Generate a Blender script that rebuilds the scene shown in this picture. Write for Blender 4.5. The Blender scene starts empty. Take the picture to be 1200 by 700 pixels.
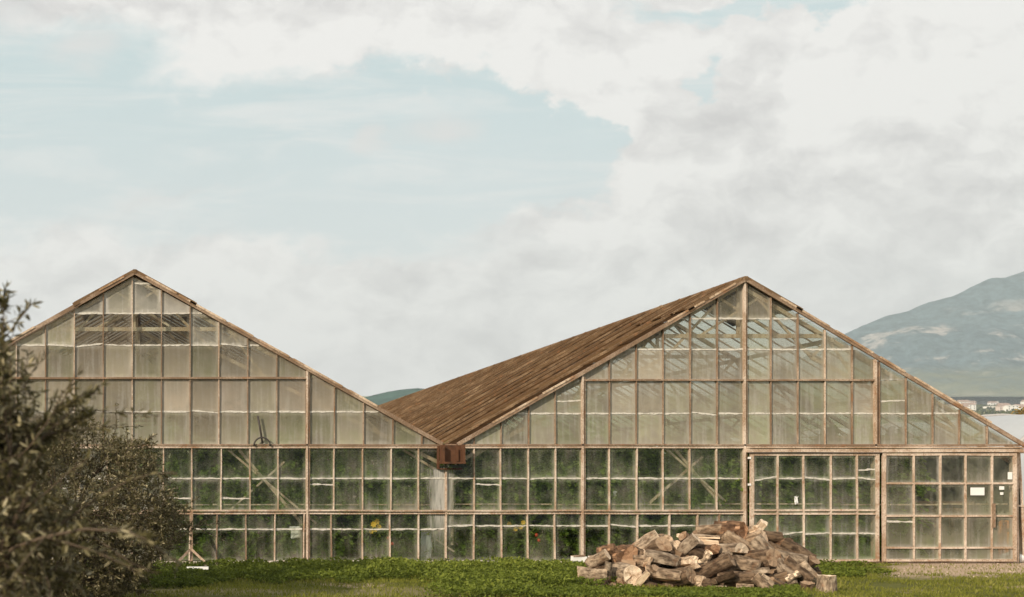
import bpy, math, random
import numpy as np
from mathutils import Vector, Matrix, noise as mn

random.seed(7)
rng = np.random.default_rng(7)
R = math.radians
PI = math.pi
C = bpy.context.scene.collection
scene = bpy.context.scene

# --- scale: the glazed front stands in the plane Y = 0, ground at Z = 0, camera at Y = -26
S = 52.5
FPX = 1365.0
VX, HY = 180.0, 568.0
CAM = Vector(((VX - 600) / S, -26.0, (660 - HY) / S))
def X(px): return (px - 600) / S
def Z(py): return (660 - py) / S
def at(px, py, d):
    """point at distance d in front of the camera plane"""
    return Vector((CAM.x + (px - VX) * d / FPX, CAM.y + d, CAM.z - (py - HY) * d / FPX))

# ------------------------------------------------------------------ materials
def new_mat(name):
    m = bpy.data.materials.new(name)
    m.use_nodes = True
    nt = m.node_tree
    nt.nodes.clear()
    return m, nt
class NT:
    def __init__(self, nt): self.nt = nt
    def n(self, typ, **kw):
        nd = self.nt.nodes.new(typ)
        for k, v in kw.items(): setattr(nd, k, v)
        return nd
    def link(self, a, b): self.nt.links.new(a, b)
    def put(self, sock, v):
        if hasattr(v, 'links') or hasattr(v, 'is_linked'): self.nt.links.new(v, sock)
        else: sock.default_value = v
    def math(self, op, a, b=None, c=None, clamp=False):
        nd = self.n('ShaderNodeMath', operation=op, use_clamp=clamp)
        self.put(nd.inputs[0], a)
        if b is not None: self.put(nd.inputs[1], b)
        if c is not None: self.put(nd.inputs[2], c)
        return nd.outputs[0]
    def vmath(self, op, a, b=None):
        nd = self.n('ShaderNodeVectorMath', operation=op)
        self.put(nd.inputs[0], a)
        if b is not None: self.put(nd.inputs[1], b)
        return nd.outputs[1] if op in ('LENGTH', 'DOT_PRODUCT') else nd.outputs[0]
    def mix(self, f, a, b, mode='MIX'):
        nd = self.n('ShaderNodeMix', data_type='RGBA', blend_type=mode)
        self.put(nd.inputs[0], f); self.put(nd.inputs[6], a); self.put(nd.inputs[7], b)
        return nd.outputs[2]
    def noise(self, vec, scale, detail=4, rough=0.55, out=0, dist=0.0):
        nd = self.n('ShaderNodeTexNoise')
        self.put(nd.inputs['Vector'], vec)
        nd.inputs['Scale'].default_value = scale
        nd.inputs['Detail'].default_value = detail
        nd.inputs['Roughness'].default_value = rough
        nd.inputs['Distortion'].default_value = dist
        return nd.outputs[out]
    def ramp(self, f, lo, hi, a=0.0, b=1.0, smooth=True):
        nd = self.n('ShaderNodeMapRange', interpolation_type='SMOOTHSTEP' if smooth else 'LINEAR')
        self.put(nd.inputs[0], f)
        nd.inputs[1].default_value = lo; nd.inputs[2].default_value = hi
        nd.inputs[3].default_value = a; nd.inputs[4].default_value = b
        return nd.outputs[0]
    def pos(self): return self.n('ShaderNodeNewGeometry').outputs['Position']
    def obj(self): return self.n('ShaderNodeTexCoord').outputs['Object']
    def scale(self, v, s):
        return self.vmath('MULTIPLY', v, tuple(s))
    def comb(self, x, y, z=0.0):
        nd = self.n('ShaderNodeCombineXYZ')
        self.put(nd.inputs[0], x); self.put(nd.inputs[1], y); self.put(nd.inputs[2], z)
        return nd.outputs[0]
    def sep(self, v):
        nd = self.n('ShaderNodeSeparateXYZ'); self.put(nd.inputs[0], v); return nd.outputs
    def bump(self, h, strength=0.4, dist=0.02):
        nd = self.n('ShaderNodeBump'); self.put(nd.inputs['Height'], h)
        nd.inputs['Strength'].default_value = strength; nd.inputs['Distance'].default_value = dist
        return nd.outputs[0]
    def bsdf(self, col, rough=0.8, normal=None, spec=0.25):
        nd = self.n('ShaderNodeBsdfPrincipled')
        self.put(nd.inputs['Base Color'], col); self.put(nd.inputs['Roughness'], rough)
        nd.inputs['Specular IOR Level'].default_value = spec
        if normal is not None: self.link(normal, nd.inputs['Normal'])
        return nd.outputs[0]
    def out(self, sh):
        o = self.n('ShaderNodeOutputMaterial'); self.link(sh, o.inputs[0])
def c3(r, g, b): return (r, g, b, 1.0)

def wood_mat(name, paint, bare, dark, paint_amt=0.5):
    m, nt = new_mat(name); t = NT(nt)
    p = t.pos()
    n1 = t.noise(p, 1.3, 6, 0.6)
    n2 = t.noise(p, 26, 4, 0.6)
    n3 = t.noise(t.scale(p, (14, 14, 7)), 4.0, 5, 0.7)
    peel = t.ramp(t.math('ADD', t.math('MULTIPLY', n1, 0.6), t.math('MULTIPLY', n3, 0.5)), 0.56 - 0.2 * paint_amt, 0.80 - 0.2 * paint_amt)
    c = t.mix(n3, c3(*dark), c3(*bare))
    c = t.mix(t.math('MULTIPLY', peel, 0.9), c, c3(*paint))
    c = t.mix(t.ramp(n2, 0.52, 0.70, 0, 0.7), c, c3(*dark))
    c = t.mix(t.ramp(t.noise(p, 4.5, 5, .7), 0.55, 0.68, 0, 0.6), c, c3(0.30, 0.135, 0.055))
    t.out(t.bsdf(c, 0.8, t.bump(n3, 0.5, 0.01)))
    return m

def glass_mat(name, tint=(0.63, 0.58, 0.51), use_color=True, dirt=0.5, white=0.2):
    """old horticultural glass: clear glass under a film of dust and algae, whiter at the edges"""
    m, nt = new_mat(name); t = NT(nt)
    p = t.pos(); p_raw = p
    if use_color:
        oi = t.n('ShaderNodeObjectInfo')
        sc = t.n('ShaderNodeSeparateColor'); t.link(oi.outputs['Color'], sc.inputs[0])
        d, w, hue = sc.outputs[0], sc.outputs[1], sc.outputs[2]
    else:
        d, w, hue = dirt, white, 0.5
    uv = t.n('ShaderNodeUVMap', uv_map='UVMap').outputs[0]
    us = t.sep(uv)
    eu = t.math('MINIMUM', us[0], t.math('SUBTRACT', 1.0, us[0]))
    ev = t.math('MINIMUM', us[1], t.math('SUBTRACT', 1.0, us[1]))
    if use_color:
        p = t.vmath('ADD', p, t.comb(t.math('MULTIPLY', oi.outputs['Random'], 40.0), 0.0, t.math('MULTIPLY', oi.outputs['Random'], 23.0)))
    nb = t.noise(t.scale(p, (1, 1, .8)), 2.1, 6, 0.62)
    streak = t.noise(t.scale(p, (11, 11, 0.8)), 1.0, 5, 0.6)
    streak2 = t.noise(t.scale(p, (40, 40, 3.0)), 1.0, 3, 0.6)
    fine = t.noise(p, 19, 4, 0.65)
    e = t.math('MINIMUM', t.math('MULTIPLY', eu, 0.9), ev)
    edge = t.ramp(t.math('ADD', e, t.math('MULTIPLY', t.math('SUBTRACT', fine, 0.5), 0.16)), 0.0, 0.16, 1.0, 0.0)
    low = t.math('MULTIPLY', t.ramp(us[1], 0.0, 0.95, 0.24, -0.10), t.ramp(d, 0.0, .35, .35, 1.0))
    f = t.math('ADD', d, t.math('MULTIPLY', t.math('SUBTRACT', nb, 0.5), 1.05))
    f = t.math('ADD', f, t.math('MULTIPLY', t.math('SUBTRACT', streak, 0.5), 0.13))
    f = t.math('ADD', f, t.math('MULTIPLY', t.math('SUBTRACT', streak2, 0.5), 0.03))
    f = t.math('ADD', f, low)
    f = t.math('ADD', f, t.math('MULTIPLY', edge, t.math('ADD', 0.10, t.math('MULTIPLY', w, 0.6))), clamp=True)
    f = t.math('MINIMUM', f, 0.95)
    # lime run-off below the hopper
    ps = t.sep(p_raw)
    run = t.ramp(t.math('ADD', t.math('ABSOLUTE', t.math('SUBTRACT', ps[0], X(517))), t.math('MULTIPLY', t.math('SUBTRACT', streak, .5), .5)), .10, .40, 1.0, 0.0)
    run = t.math('MULTIPLY', run, t.math('MULTIPLY', t.ramp(ps[2], Z(546), Z(552)), t.ramp(ps[2], 0.2, 1.3, .35, 1.0)))
    run = t.math('MULTIPLY', run, t.ramp(ps[1], 1.0, 1.2, 1.0, 0.0))
    f = t.math('MAXIMUM', f, t.math('MULTIPLY', run, t.ramp(streak2, .3, .6, .55, .95)))
    wm = t.math('ADD', t.math('MULTIPLY', edge, 0.4),
                t.math('MULTIPLY', t.ramp(t.math('ADD', streak, t.math('MULTIPLY', fine, 0.35)), 0.62, 0.86), 0.8))
    wm = t.math('MULTIPLY', wm, t.math('ADD', 0.12, w), clamp=True)
    dc = t.mix(hue, c3(tint[0] * 1.05, tint[1] * 0.96, tint[2] * 0.88), c3(tint[0] * 0.50, tint[1] * 0.74, tint[2] * 0.36))
    dc = t.mix(t.ramp(nb, 0.35, 0.7), dc, c3(tint[0] * 0.68, tint[1] * 0.66, tint[2] * 0.60))
    if use_color:
        dc = t.mix(1.0, dc, t.n('ShaderNodeCombineColor').outputs[0], 'MULTIPLY') if False else t.vmath('MULTIPLY', dc, t.comb(*[t.ramp(oi.outputs['Random'], 0, 1, .66, 1.14, smooth=False)] * 3))
    wm = t.math('MAXIMUM', wm, t.ramp(w, .72, 1.0, 0.0, .75))
    wm = t.math('MAXIMUM', wm, run)
    dc = t.mix(wm, dc, c3(0.74, 0.71, 0.65))
    dif = t.n('ShaderNodeBsdfDiffuse'); t.link(dc, dif.inputs[0])
    trl = t.n('ShaderNodeBsdfTranslucent'); t.link(dc, trl.inputs[0])
    film = t.n('ShaderNodeMixShader'); film.inputs[0].default_value = 0.4
    t.link(dif.outputs[0], film.inputs[1]); t.link(trl.outputs[0], film.inputs[2])
    tr = t.n('ShaderNodeBsdfTransparent'); tr.inputs[0].default_value = c3(0.94, 0.97, 0.92)
    base = t.n('ShaderNodeMixShader'); t.link(f, base.inputs[0])
    t.link(tr.outputs[0], base.inputs[1]); t.link(film.outputs[0], base.inputs[2])
    gl = t.n('ShaderNodeBsdfGlossy'); gl.inputs['Roughness'].default_value = 0.09
    gl.inputs[0].default_value = c3(0.9, 0.9, 0.9)
    bmp = t.bump(t.math('ADD', nb, t.math('MULTIPLY', streak, 0.3)), 0.25, 0.02)
    t.link(bmp, gl.inputs['Normal'])
    fr = t.n('ShaderNodeFresnel'); fr.inputs[0].default_value = 1.45
    top = t.n('ShaderNodeMixShader')
    t.link(t.math('MULTIPLY', t.math('MULTIPLY', fr.outputs[0], 0.5), t.math('SUBTRACT', 1.0, t.math('MULTIPLY', f, 0.75))), top.inputs[0])
    t.link(base.outputs[0], top.inputs[1]); t.link(gl.outputs[0], top.inputs[2])
    t.out(top.outputs[0])
    return m

def back_mat():
    m, nt = new_mat('glass_inner_face'); t = NT(nt)
    tr = t.n('ShaderNodeBsdfTransparent'); tr.inputs[0].default_value = c3(0.98, 0.99, 0.98)
    t.out(tr.outputs[0]); return m
def lap_mat():
    m, nt = new_mat('lime_lap'); t = NT(nt)
    p = t.pos()
    n = t.noise(t.scale(p, (7, 7, 20)), 3.0, 5, 0.7)
    n2 = t.noise(p, 40, 3, 0.6)
    c = t.mix(n2, c3(0.80, 0.77, 0.70), c3(0.52, 0.47, 0.39))
    tr = t.n('ShaderNodeBsdfTransparent')
    ms = t.n('ShaderNodeMixShader'); t.link(t.ramp(n, 0.30, 0.52, 0.25, 0.97), ms.inputs[0])
    t.link(tr.outputs[0], ms.inputs[1]); t.link(t.bsdf(c, 0.7), ms.inputs[2])
    t.out(ms.outputs[0]); return m

def roof_mat(name, dirt, colA, colB, trans=0.5):
    m, nt = new_mat(name); t = NT(nt)
    p = t.pos()
    n1 = t.noise(p, 0.9, 6, 0.6)
    n2 = t.noise(t.scale(p, (1.1, 9, 1.1)), 2.2, 6, 0.7)
    n3 = t.noise(p, 14, 4, 0.7)
    c = t.mix(t.ramp(n2, 0.3, 0.72), c3(*colA), c3(*colB))
    c = t.mix(t.ramp(n3, 0.55, 0.75, 0, 0.6), c, c3(colA[0] * 0.5, colA[1] * 0.45, colA[2] * 0.4))
    c = t.mix(t.ramp(n1, 0.6, 0.78, 0, 0.55), c, c3(0.45, 0.36, 0.26))
    dif = t.n('ShaderNodeBsdfDiffuse'); t.link(c, dif.inputs[0])
    trl = t.n('ShaderNodeBsdfTranslucent'); t.link(c, trl.inputs[0])
    film = t.n('ShaderNodeMixShader'); film.inputs[0].default_value = trans
    t.link(dif.outputs[0], film.inputs[1]); t.link(trl.outputs[0], film.inputs[2])
    tr = t.n('ShaderNodeBsdfTransparent'); tr.inputs[0].default_value = c3(0.92, 0.95, 0.91)
    f = t.math('ADD', dirt, t.math('MULTIPLY', t.math('SUBTRACT', n2, 0.5), 0.7), clamp=True)
    ms = t.n('ShaderNodeMixShader'); t.link(f, ms.inputs[0])
    t.link(tr.outputs[0], ms.inputs[1]); t.link(film.outputs[0], ms.inputs[2])
    t.out(ms.outputs[0]); return m

def leaf_mat(name, colA, colB, colC, trans=0.25, rough=0.5, spec=0.3):
    m, nt = new_mat(name); t = NT(nt)
    a = t.n('ShaderNodeAttribute', attribute_name='tone').outputs['Fac']
    c = t.mix(t.ramp(a, 0.0, 0.6, smooth=False), c3(*colA), c3(*colB))
    c = t.mix(t.ramp(a, 0.6, 1.0, smooth=False), c, c3(*colC))
    tl = t.n('ShaderNodeBsdfTranslucent'); t.link(t.mix(0.45, c, c3(0.30, 0.36, 0.05) if trans > .5 else c3(0.16, 0.2, 0.03)), tl.inputs[0])
    ms = t.n('ShaderNodeMixShader'); ms.inputs[0].default_value = trans
    t.link(t.bsdf(c, rough, None, spec), ms.inputs[1]); t.link(tl.outputs[0], ms.inputs[2])
    t.out(ms.outputs[0]); return m

def simple_mat(name, col, rough=0.8, var=0.25, scale=12.0, spec=0.3, stain=None):
    m, nt = new_mat(name); t = NT(nt)
    p = t.obj()
    n = t.noise(p, scale, 5, 0.65)
    c = t.mix(n, c3(*[x * (1 - var) for x in col]), c3(*[min(1, x * (1 + var)) for x in col]))
    if stain:
        c = t.mix(t.ramp(t.noise(p, scale * 0.4, 5, 0.7), 0.5, 0.68), c, c3(*stain))
    t.out(t.bsdf(c, rough, t.bump(n, 0.25, 0.01), spec)); return m

def log_mats():
    out = []
    for kind in ('bark', 'split_wood', 'end_grain'):
        m, nt = new_mat(kind); t = NT(nt)
        o = t.obj()
        oi = t.n('ShaderNodeObjectInfo')
        ov = t.vmath('ADD', o, t.comb(t.math('MULTIPLY', oi.outputs['Random'], 31.0), t.math('MULTIPLY', oi.outputs['Random'], 17.0), 0.0))
        tint = oi.outputs['Color']
        long_ = t.noise(t.scale(ov, (17, 17, 6.5) if kind == 'bark' else (24, 24, 4)), 1.0, 7, 0.72)
        blot = t.noise(ov, 6.0, 5, 0.65)
        fine = t.noise(ov, 60, 4, 0.7)
        if kind == 'bark':
            c = t.mix(t.ramp(long_, 0.35, 0.7), c3(0.075, 0.054, 0.038), c3(0.42, 0.335, 0.25))
            c = t.mix(t.ramp(blot, 0.5, 0.7, 0, 0.75), c, c3(0.55, 0.46, 0.36))
            c = t.mix(t.ramp(blot, 0.46, 0.3, 0, 0.5), c, c3(0.2, 0.10, 0.05))
            b = t.bump(t.math('ADD', long_, t.math('MULTIPLY', fine, 0.3)), 0.9, 0.035)
        elif kind == 'split_wood':
            c = t.mix(t.ramp(long_, 0.3, 0.7), c3(0.46, 0.34, 0.23), c3(0.82, 0.70, 0.56))
            c = t.mix(t.ramp(blot, 0.55, 0.72, 0, 0.6), c, c3(0.34, 0.19, 0.10))
            b = t.bump(long_, 0.6, 0.03)
        else:
            s = t.sep(o)
            rad = t.math('SQRT', t.math('ADD', t.math('MULTIPLY', s[0], s[0]), t.math('MULTIPLY', s[1], s[1])))
            ring = t.math('SINE', t.math('ADD', t.math('MULTIPLY', rad, 260.0), t.math('MULTIPLY', blot, 14.0)))
            c = t.mix(t.ramp(ring, -1, 1), c3(0.56, 0.43, 0.31), c3(0.85, 0.73, 0.59))
            c = t.mix(t.ramp(blot, 0.48, 0.66, 0, 0.8), c, c3(0.30, 0.17, 0.09))
            b = t.bump(t.math('ADD', fine, blot), 0.5, 0.02)
        c = t.mix(1.0, c, tint, 'MULTIPLY')
        t.out(t.bsdf(c, 0.88, b, 0.2)); out.append(m)
    return out

def ground_mat():
    m, nt = new_mat('ground_soil_grass'); t = NT(nt)
    p = t.pos()
    s = t.sep(p)
    n1 = t.noise(p, 0.55, 6, 0.6)
    n2 = t.noise(p, 5.0, 6, 0.7)
    n3 = t.noise(p, 38.0, 4, 0.7)
    soil = t.mix(n2, c3(0.30, 0.205, 0.13), c3(0.58, 0.45, 0.33))
    soil = t.mix(t.ramp(n3, 0.56, 0.68, 0, 0.7), soil, c3(0.62, 0.54, 0.45))
    soil = t.mix(t.ramp(n3, 0.42, 0.3, 0, 0.6), soil, c3(0.16, 0.10, 0.06))
    grass = t.mix(n2, c3(0.055, 0.065, 0.018), c3(0.16, 0.155, 0.045))
    # bare strip in front of the doors (right) ; dry soil elsewhere in patches
    bare = t.ramp(t.math('ADD', t.math('SUBTRACT', s[0], t.math('MULTIPLY', s[1], 0.63)), t.math('MULTIPLY', n1, 2.0)), 8.9, 9.9)
    bare = t.math('MULTIPLY', bare, t.ramp(t.math('ADD', s[1], t.math('MULTIPLY', n2, 2.2)), -3.8, -2.2))
    patch = t.ramp(t.math('ADD', n1, t.math('MULTIPLY', n2, 0.25)), 0.68, 0.80)
    path = t.ramp(t.math('ABSOLUTE', t.math('ADD', s[1], t.math('ADD', 6.7, t.math('MULTIPLY', n1, 1.0)))), 0.5, 1.0, 1.0, 0.0)
    path = t.math('MULTIPLY', t.math('MULTIPLY', path, 0.25), t.ramp(s[0], -1.0, -3.0))
    wall = t.ramp(s[1], -0.75, -0.3)
    k = t.math('MAXIMUM', t.math('MAXIMUM', bare, t.math('MULTIPLY', patch, 0.8)), t.math('MAXIMUM', path, wall))
    c = t.mix(k, grass, soil)
    far = t.ramp(s[1], 60, 300)
    fc = t.mix(t.ramp(t.noise(p, 0.012, 5, 0.6), 0.4, 0.6), c3(0.10, 0.13, 0.05), c3(0.24, 0.24, 0.12))
    c = t.mix(far, c, fc)
    t.out(t.bsdf(c, 0.95, t.bump(t.math('ADD', n2, t.math('MULTIPLY', n3, 0.5)), 0.6, 0.04), 0.1))
    return m

def hill_mat(name, wood, rock, rock_amt):
    m, nt = new_mat(name); t = NT(nt)
    p = t.pos(); s = t.sep(p)
    band = t.noise(t.scale(p, (0.0022, 0.0022, 0.016)), 1.0, 6, 0.6, dist=0.6)
    n2 = t.noise(p, 0.012, 7, 0.72)
    n3 = t.noise(p, 0.05, 5, 0.75)
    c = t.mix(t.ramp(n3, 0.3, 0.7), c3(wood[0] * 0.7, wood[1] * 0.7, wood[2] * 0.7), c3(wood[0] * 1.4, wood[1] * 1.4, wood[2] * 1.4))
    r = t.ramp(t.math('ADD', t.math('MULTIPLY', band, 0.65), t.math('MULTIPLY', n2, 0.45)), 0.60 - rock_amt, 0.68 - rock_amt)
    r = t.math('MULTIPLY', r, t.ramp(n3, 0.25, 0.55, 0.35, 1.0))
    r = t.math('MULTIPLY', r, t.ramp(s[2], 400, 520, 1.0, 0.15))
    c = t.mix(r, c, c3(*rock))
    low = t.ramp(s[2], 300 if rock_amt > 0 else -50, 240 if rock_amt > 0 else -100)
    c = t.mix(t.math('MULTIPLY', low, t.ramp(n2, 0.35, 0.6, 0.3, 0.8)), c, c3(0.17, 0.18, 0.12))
    t.out(t.bsdf(c, 1.0, t.bump(n2, 0.35, 25.0), 0.0)); return m

M = {}
M['pale'] = wood_mat('peeling_painted_wood', (0.76, 0.64, 0.53), (0.48, 0.34, 0.23), (0.26, 0.165, 0.10), 0.6)
M['brown'] = wood_mat('weathered_brown_wood', (0.52, 0.40, 0.30), (0.30, 0.20, 0.125), (0.13, 0.08, 0.05), 0.35)
M['inner'] = wood_mat('bleached_inner_timber', (0.78, 0.68, 0.56), (0.58, 0.44, 0.31), (0.38, 0.25, 0.15), 0.6)
M['barge'] = wood_mat('sunbleached_bargeboard', (0.76, 0.62, 0.47), (0.42, 0.25, 0.12), (0.16, 0.085, 0.04), 0.6)
M['rust'] = simple_mat('rusted_sheet_iron', (0.115, 0.055, 0.03), 0.9, 0.5, 9, 0.1, (0.05, 0.032, 0.022))
M['glass'] = glass_mat('dusty_glass')
M['lap'] = lap_mat(); M['back'] = back_mat()
M['roof_out'] = roof_mat('roof_glass_caked_brown', 1.1, (0.035, 0.019, 0.009), (0.12, 0.064, 0.028), 0.1)
M['roof_mid'] = roof_mat('roof_glass_caked_tan', 1.1, (0.075, 0.042, 0.019), (0.20, 0.122, 0.06), 0.1); M['roof_dark'] = roof_mat('roof_glass_caked_dark', 1.1, (0.022, 0.013, 0.007), (0.075, 0.040, 0.019), 0.1)
M['roof_dim'] = roof_mat('roof_glass_dim', 0.88, (0.20, 0.13, 0.075), (0.36, 0.27, 0.175), 0.22)
M['roof_clear'] = roof_mat('roof_glass_clearer', 0.42, (0.36, 0.33, 0.27), (0.62, 0.60, 0.54), 0.55)
M['roofbar'] = wood_mat('roof_bar_wood', (0.40, 0.275, 0.16), (0.20, 0.115, 0.053), (0.07, 0.04, 0.02), 0.3)
M['barin'] = wood_mat('inner_bar_wood', (0.55, 0.46, 0.36), (0.34, 0.25, 0.17), (0.2, 0.14, 0.09), 0.4)
M['stone'] = simple_mat('whitewashed_footing', (0.58, 0.52, 0.45), 0.9, 0.3, 14, 0.2, (0.30, 0.24, 0.18))
M['olive'] = leaf_mat('olive_leaf', (0.054, 0.045, 0.018), (0.145, 0.122, 0.055), (0.50, 0.43, 0.26), 0.15, 0.5, 0.35)
M['olive_bark'] = simple_mat('olive_bark', (0.11, 0.08, 0.055), 0.9, 0.4, 30, 0.2)
M['crop'] = leaf_mat('crop_leaf', (0.12, 0.19, 0.035), (0.25, 0.37, 0.07), (0.42, 0.52, 0.14), 0.6, 0.7, 0.08)
M['weed'] = leaf_mat('weed_leaf', (0.052, 0.074, 0.011), (0.18, 0.222, 0.032), (0.40, 0.43, 0.08), 0.42, 0.6, 0.2)
M['grass'] = leaf_mat('grass_blade', (0.09, 0.10, 0.015), (0.235, 0.24, 0.038), (0.44, 0.38, 0.12), 0.4, 0.7, 0.2)
M['wood_far'] = leaf_mat('far_foliage', (0.05, 0.06, 0.025), (0.09, 0.10, 0.04), (0.13, 0.12, 0.05), 0.1, 0.9, 0.1)
M['russet'] = leaf_mat('russet_foliage', (0.16, 0.10, 0.025), (0.26, 0.17, 0.05), (0.36, 0.25, 0.09), 0.2, 0.8, 0.1)
M['ground'] = ground_mat()
M['mount'] = hill_mat('mountain_hazed_scrub_rock', (0.085, 0.122, 0.138), (0.36, 0.34, 0.32), 0.035)  # scrub colour blued so it carries part of the distance haze
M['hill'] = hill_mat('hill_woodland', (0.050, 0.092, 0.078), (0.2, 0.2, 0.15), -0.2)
M['white'] = simple_mat('white_board', (0.82, 0.81, 0.78), 0.6, 0.06, 8, 0.3)
M['film'] = simple_mat('white_plastic_film', (0.40, 0.42, 0.43), 0.5, 0.14, 1.5, 0.3)
M['hoop'] = simple_mat('galvanised_hoop', (0.40, 0.38, 0.36), 0.6, 0.2, 5)
M['iron'] = simple_mat('dark_iron', (0.06, 0.05, 0.045), 0.6, 0.3, 20)
M['orange'] = simple_mat('orange_plastic', (0.62, 0.25, 0.06), 0.5, 0.25, 6, 0.4, (0.4, 0.2, 0.08))
M['tarp'] = simple_mat('grey_green_tarp', (0.16, 0.16, 0.12), 0.7, 0.3, 8, 0.3)
M['stonebit'] = simple_mat('pale_rubble', (0.50, 0.40, 0.31), 0.95, 0.35, 3, 0.1)
M['yellow'] = simple_mat('yellow_petal', (0.75, 0.48, 0.04), 0.6, 0.2, 30)
M['red'] = simple_mat('red_fruit', (0.55, 0.07, 0.025), 0.35, 0.2, 10, 0.5)
M['wallw'] = simple_mat('far_white_wall', (0.80, 0.77, 0.73), 0.9, 0.08, 0.05)
M['wallp'] = simple_mat('far_pinkish_wall', (0.62, 0.50, 0.44), 0.9, 0.08, 0.05)
M['tile'] = simple_mat('far_roof_tile', (0.34, 0.24, 0.19), 0.9, 0.2, 0.1)
M['pane_dark'] = simple_mat('far_window', (0.05, 0.055, 0.06), 0.4, 0.1, 0.1)
LOGM = log_mats()

# ------------------------------------------------------------------ mesh building
ORG = {}
def org(o): return ORG.get(o.name, Vector((0, 0, 0))) if o else Vector((0, 0, 0))
class MB:
    def __init__(self): self.v = []; self.f = []; self.mi = []; self.uv = None; self.sm = []
    def quad(self, a, b, c, d, mi=0):
        i = len(self.v); self.v += [tuple(a), tuple(b), tuple(c), tuple(d)]
        self.f.append((i, i + 1, i + 2, i + 3)); self.mi.append(mi)
    def box(self, x0, x1, y0, y1, z0, z1, mi=0):
        i = len(self.v)
        self.v += [(x0, y0, z0), (x1, y0, z0), (x1, y1, z0), (x0, y1, z0), (x0, y0, z1), (x1, y0, z1), (x1, y1, z1), (x0, y1, z1)]
        for q in ((0, 3, 2, 1), (4, 5, 6, 7), (0, 1, 5, 4), (1, 2, 6, 5), (2, 3, 7, 6), (3, 0, 4, 7)):
            self.f.append(tuple(i + k for k in q)); self.mi.append(mi)
    def beam(self, p, q, w, h, up=(0, -1, 0), mi=0, seg=1, wob=0.0):
        """bar from p to q; w across, h along 'up'"""
        p, q = Vector(p), Vector(q)
        d = (q - p).normalized(); up = Vector(up)
        s = d.cross(up)
        if s.length < 1e-5: up = Vector((1, 0, 0)); s = d.cross(up)
        s.normalize(); u = s.cross(d).normalized()
        i = len(self.v)
        for k in range(seg + 1):
            c = p.lerp(q, k / seg)
            if wob and 0 < k < seg: c = c + s * random.uniform(-wob, wob)
            ww = w * (1 + (random.uniform(-.12, .12) if wob else 0))
            for a, b in ((-1, -1), (1, -1), (1, 1), (-1, 1)):
                self.v.append(tuple(c + s * (a * ww / 2) + u * (b * h / 2)))
        for k in range(seg):
            j = i + 4 * k
            for a in range(4):
                b = (a + 1) % 4
                self.f.append((j + a, j + b, j + 4 + b, j + 4 + a)); self.mi.append(mi)
        e = i + 4 * seg
        self.f.append((i + 3, i + 2, i + 1, i)); self.mi.append(mi)
        self.f.append((e, e + 1, e + 2, e + 3)); self.mi.append(mi)
    def tube(self, pts, radii, n=8, mi=0, cap=True):
        pts = [Vector(p) for p in pts]
        i = len(self.v); prev = None
        for k, p in enumerate(pts):
            d = (pts[min(k + 1, len(pts) - 1)] - pts[max(k - 1, 0)])
            d = d.normalized() if d.length > 1e-9 else Vector((0, 0, 1))
            a = prev if prev is not None else (Vector((1, 0, 0)) if abs(d.x) < 0.8 else Vector((0, 1, 0)))
            s = (a - d * a.dot(d)).normalized(); prev = s; u = d.cross(s)
            r = radii[k] if hasattr(radii, '__len__') else radii
            for j in range(n):
                t = 2 * PI * j / n
                self.v.append(tuple(p + s * (r * math.cos(t)) + u * (r * math.sin(t))))
        for k in range(len(pts) - 1):
            for j in range(n):
                a = i + k * n + j; b = i + k * n + (j + 1) % n
                self.f.append((a, b, b + n, a + n)); self.mi.append(mi)
        if cap:
            self.f.append(tuple(i + n - 1 - j for j in range(n))); self.mi.append(mi)
            e = i + (len(pts) - 1) * n
            self.f.append(tuple(e + j for j in range(n))); self.mi.append(mi)
    def build(self, name, mats, parent=None, smooth=False, origin=None, local=False):
        me = bpy.data.meshes.new(name)
        o0 = org(parent) if parent else (Vector(origin) if origin is not None else Vector((0, 0, 0)))
        v = np.array(self.v, dtype=np.float64)
        if not local: v = v - np.array(o0)
        me.from_pydata(v.tolist(), [], self.f)
        mats = mats if isinstance(mats, (list, tuple)) else [mats]
        for m in mats: me.materials.append(m)
        if len(mats) > 1: me.polygons.foreach_set('material_index', self.mi)
        if smooth: me.polygons.foreach_set('use_smooth', [True] * len(me.polygons))
        if self.uv is not None:
            l = me.uv_layers.new(name='UVMap')
            uvs = np.array([self.uv[i] for i in range(len(self.v))], dtype=np.float32)
            vi = np.zeros(len(me.loops), dtype=np.int32); me.loops.foreach_get('vertex_index', vi)
            l.data.foreach_set('uv', uvs[vi].ravel())
        me.update()
        o = bpy.data.objects.new(name, me); C.objects.link(o)
        if parent: o.parent = parent
        else: o.location = o0
        ORG[o.name] = o0
        return o

def tag(o, label=None, cat=None, group=None, kind=None):
    if label: o['label'] = label
    if cat: o['category'] = cat
    if group: o['group'] = group
    if kind: o['kind'] = kind
    return o
def thing(name, loc, label, cat, group=None):
    o = bpy.data.objects.new(name, None); C.objects.link(o)
    o.location = loc; o.empty_display_size = 0.2
    ORG[o.name] = Vector(loc)
    return tag(o, label, cat, group)
def copy_tree(o, parent=None):
    c = o.copy(); C.objects.link(c); c.parent = parent
    for ch in list(o.children): copy_tree(ch, c)
    return c

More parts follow.
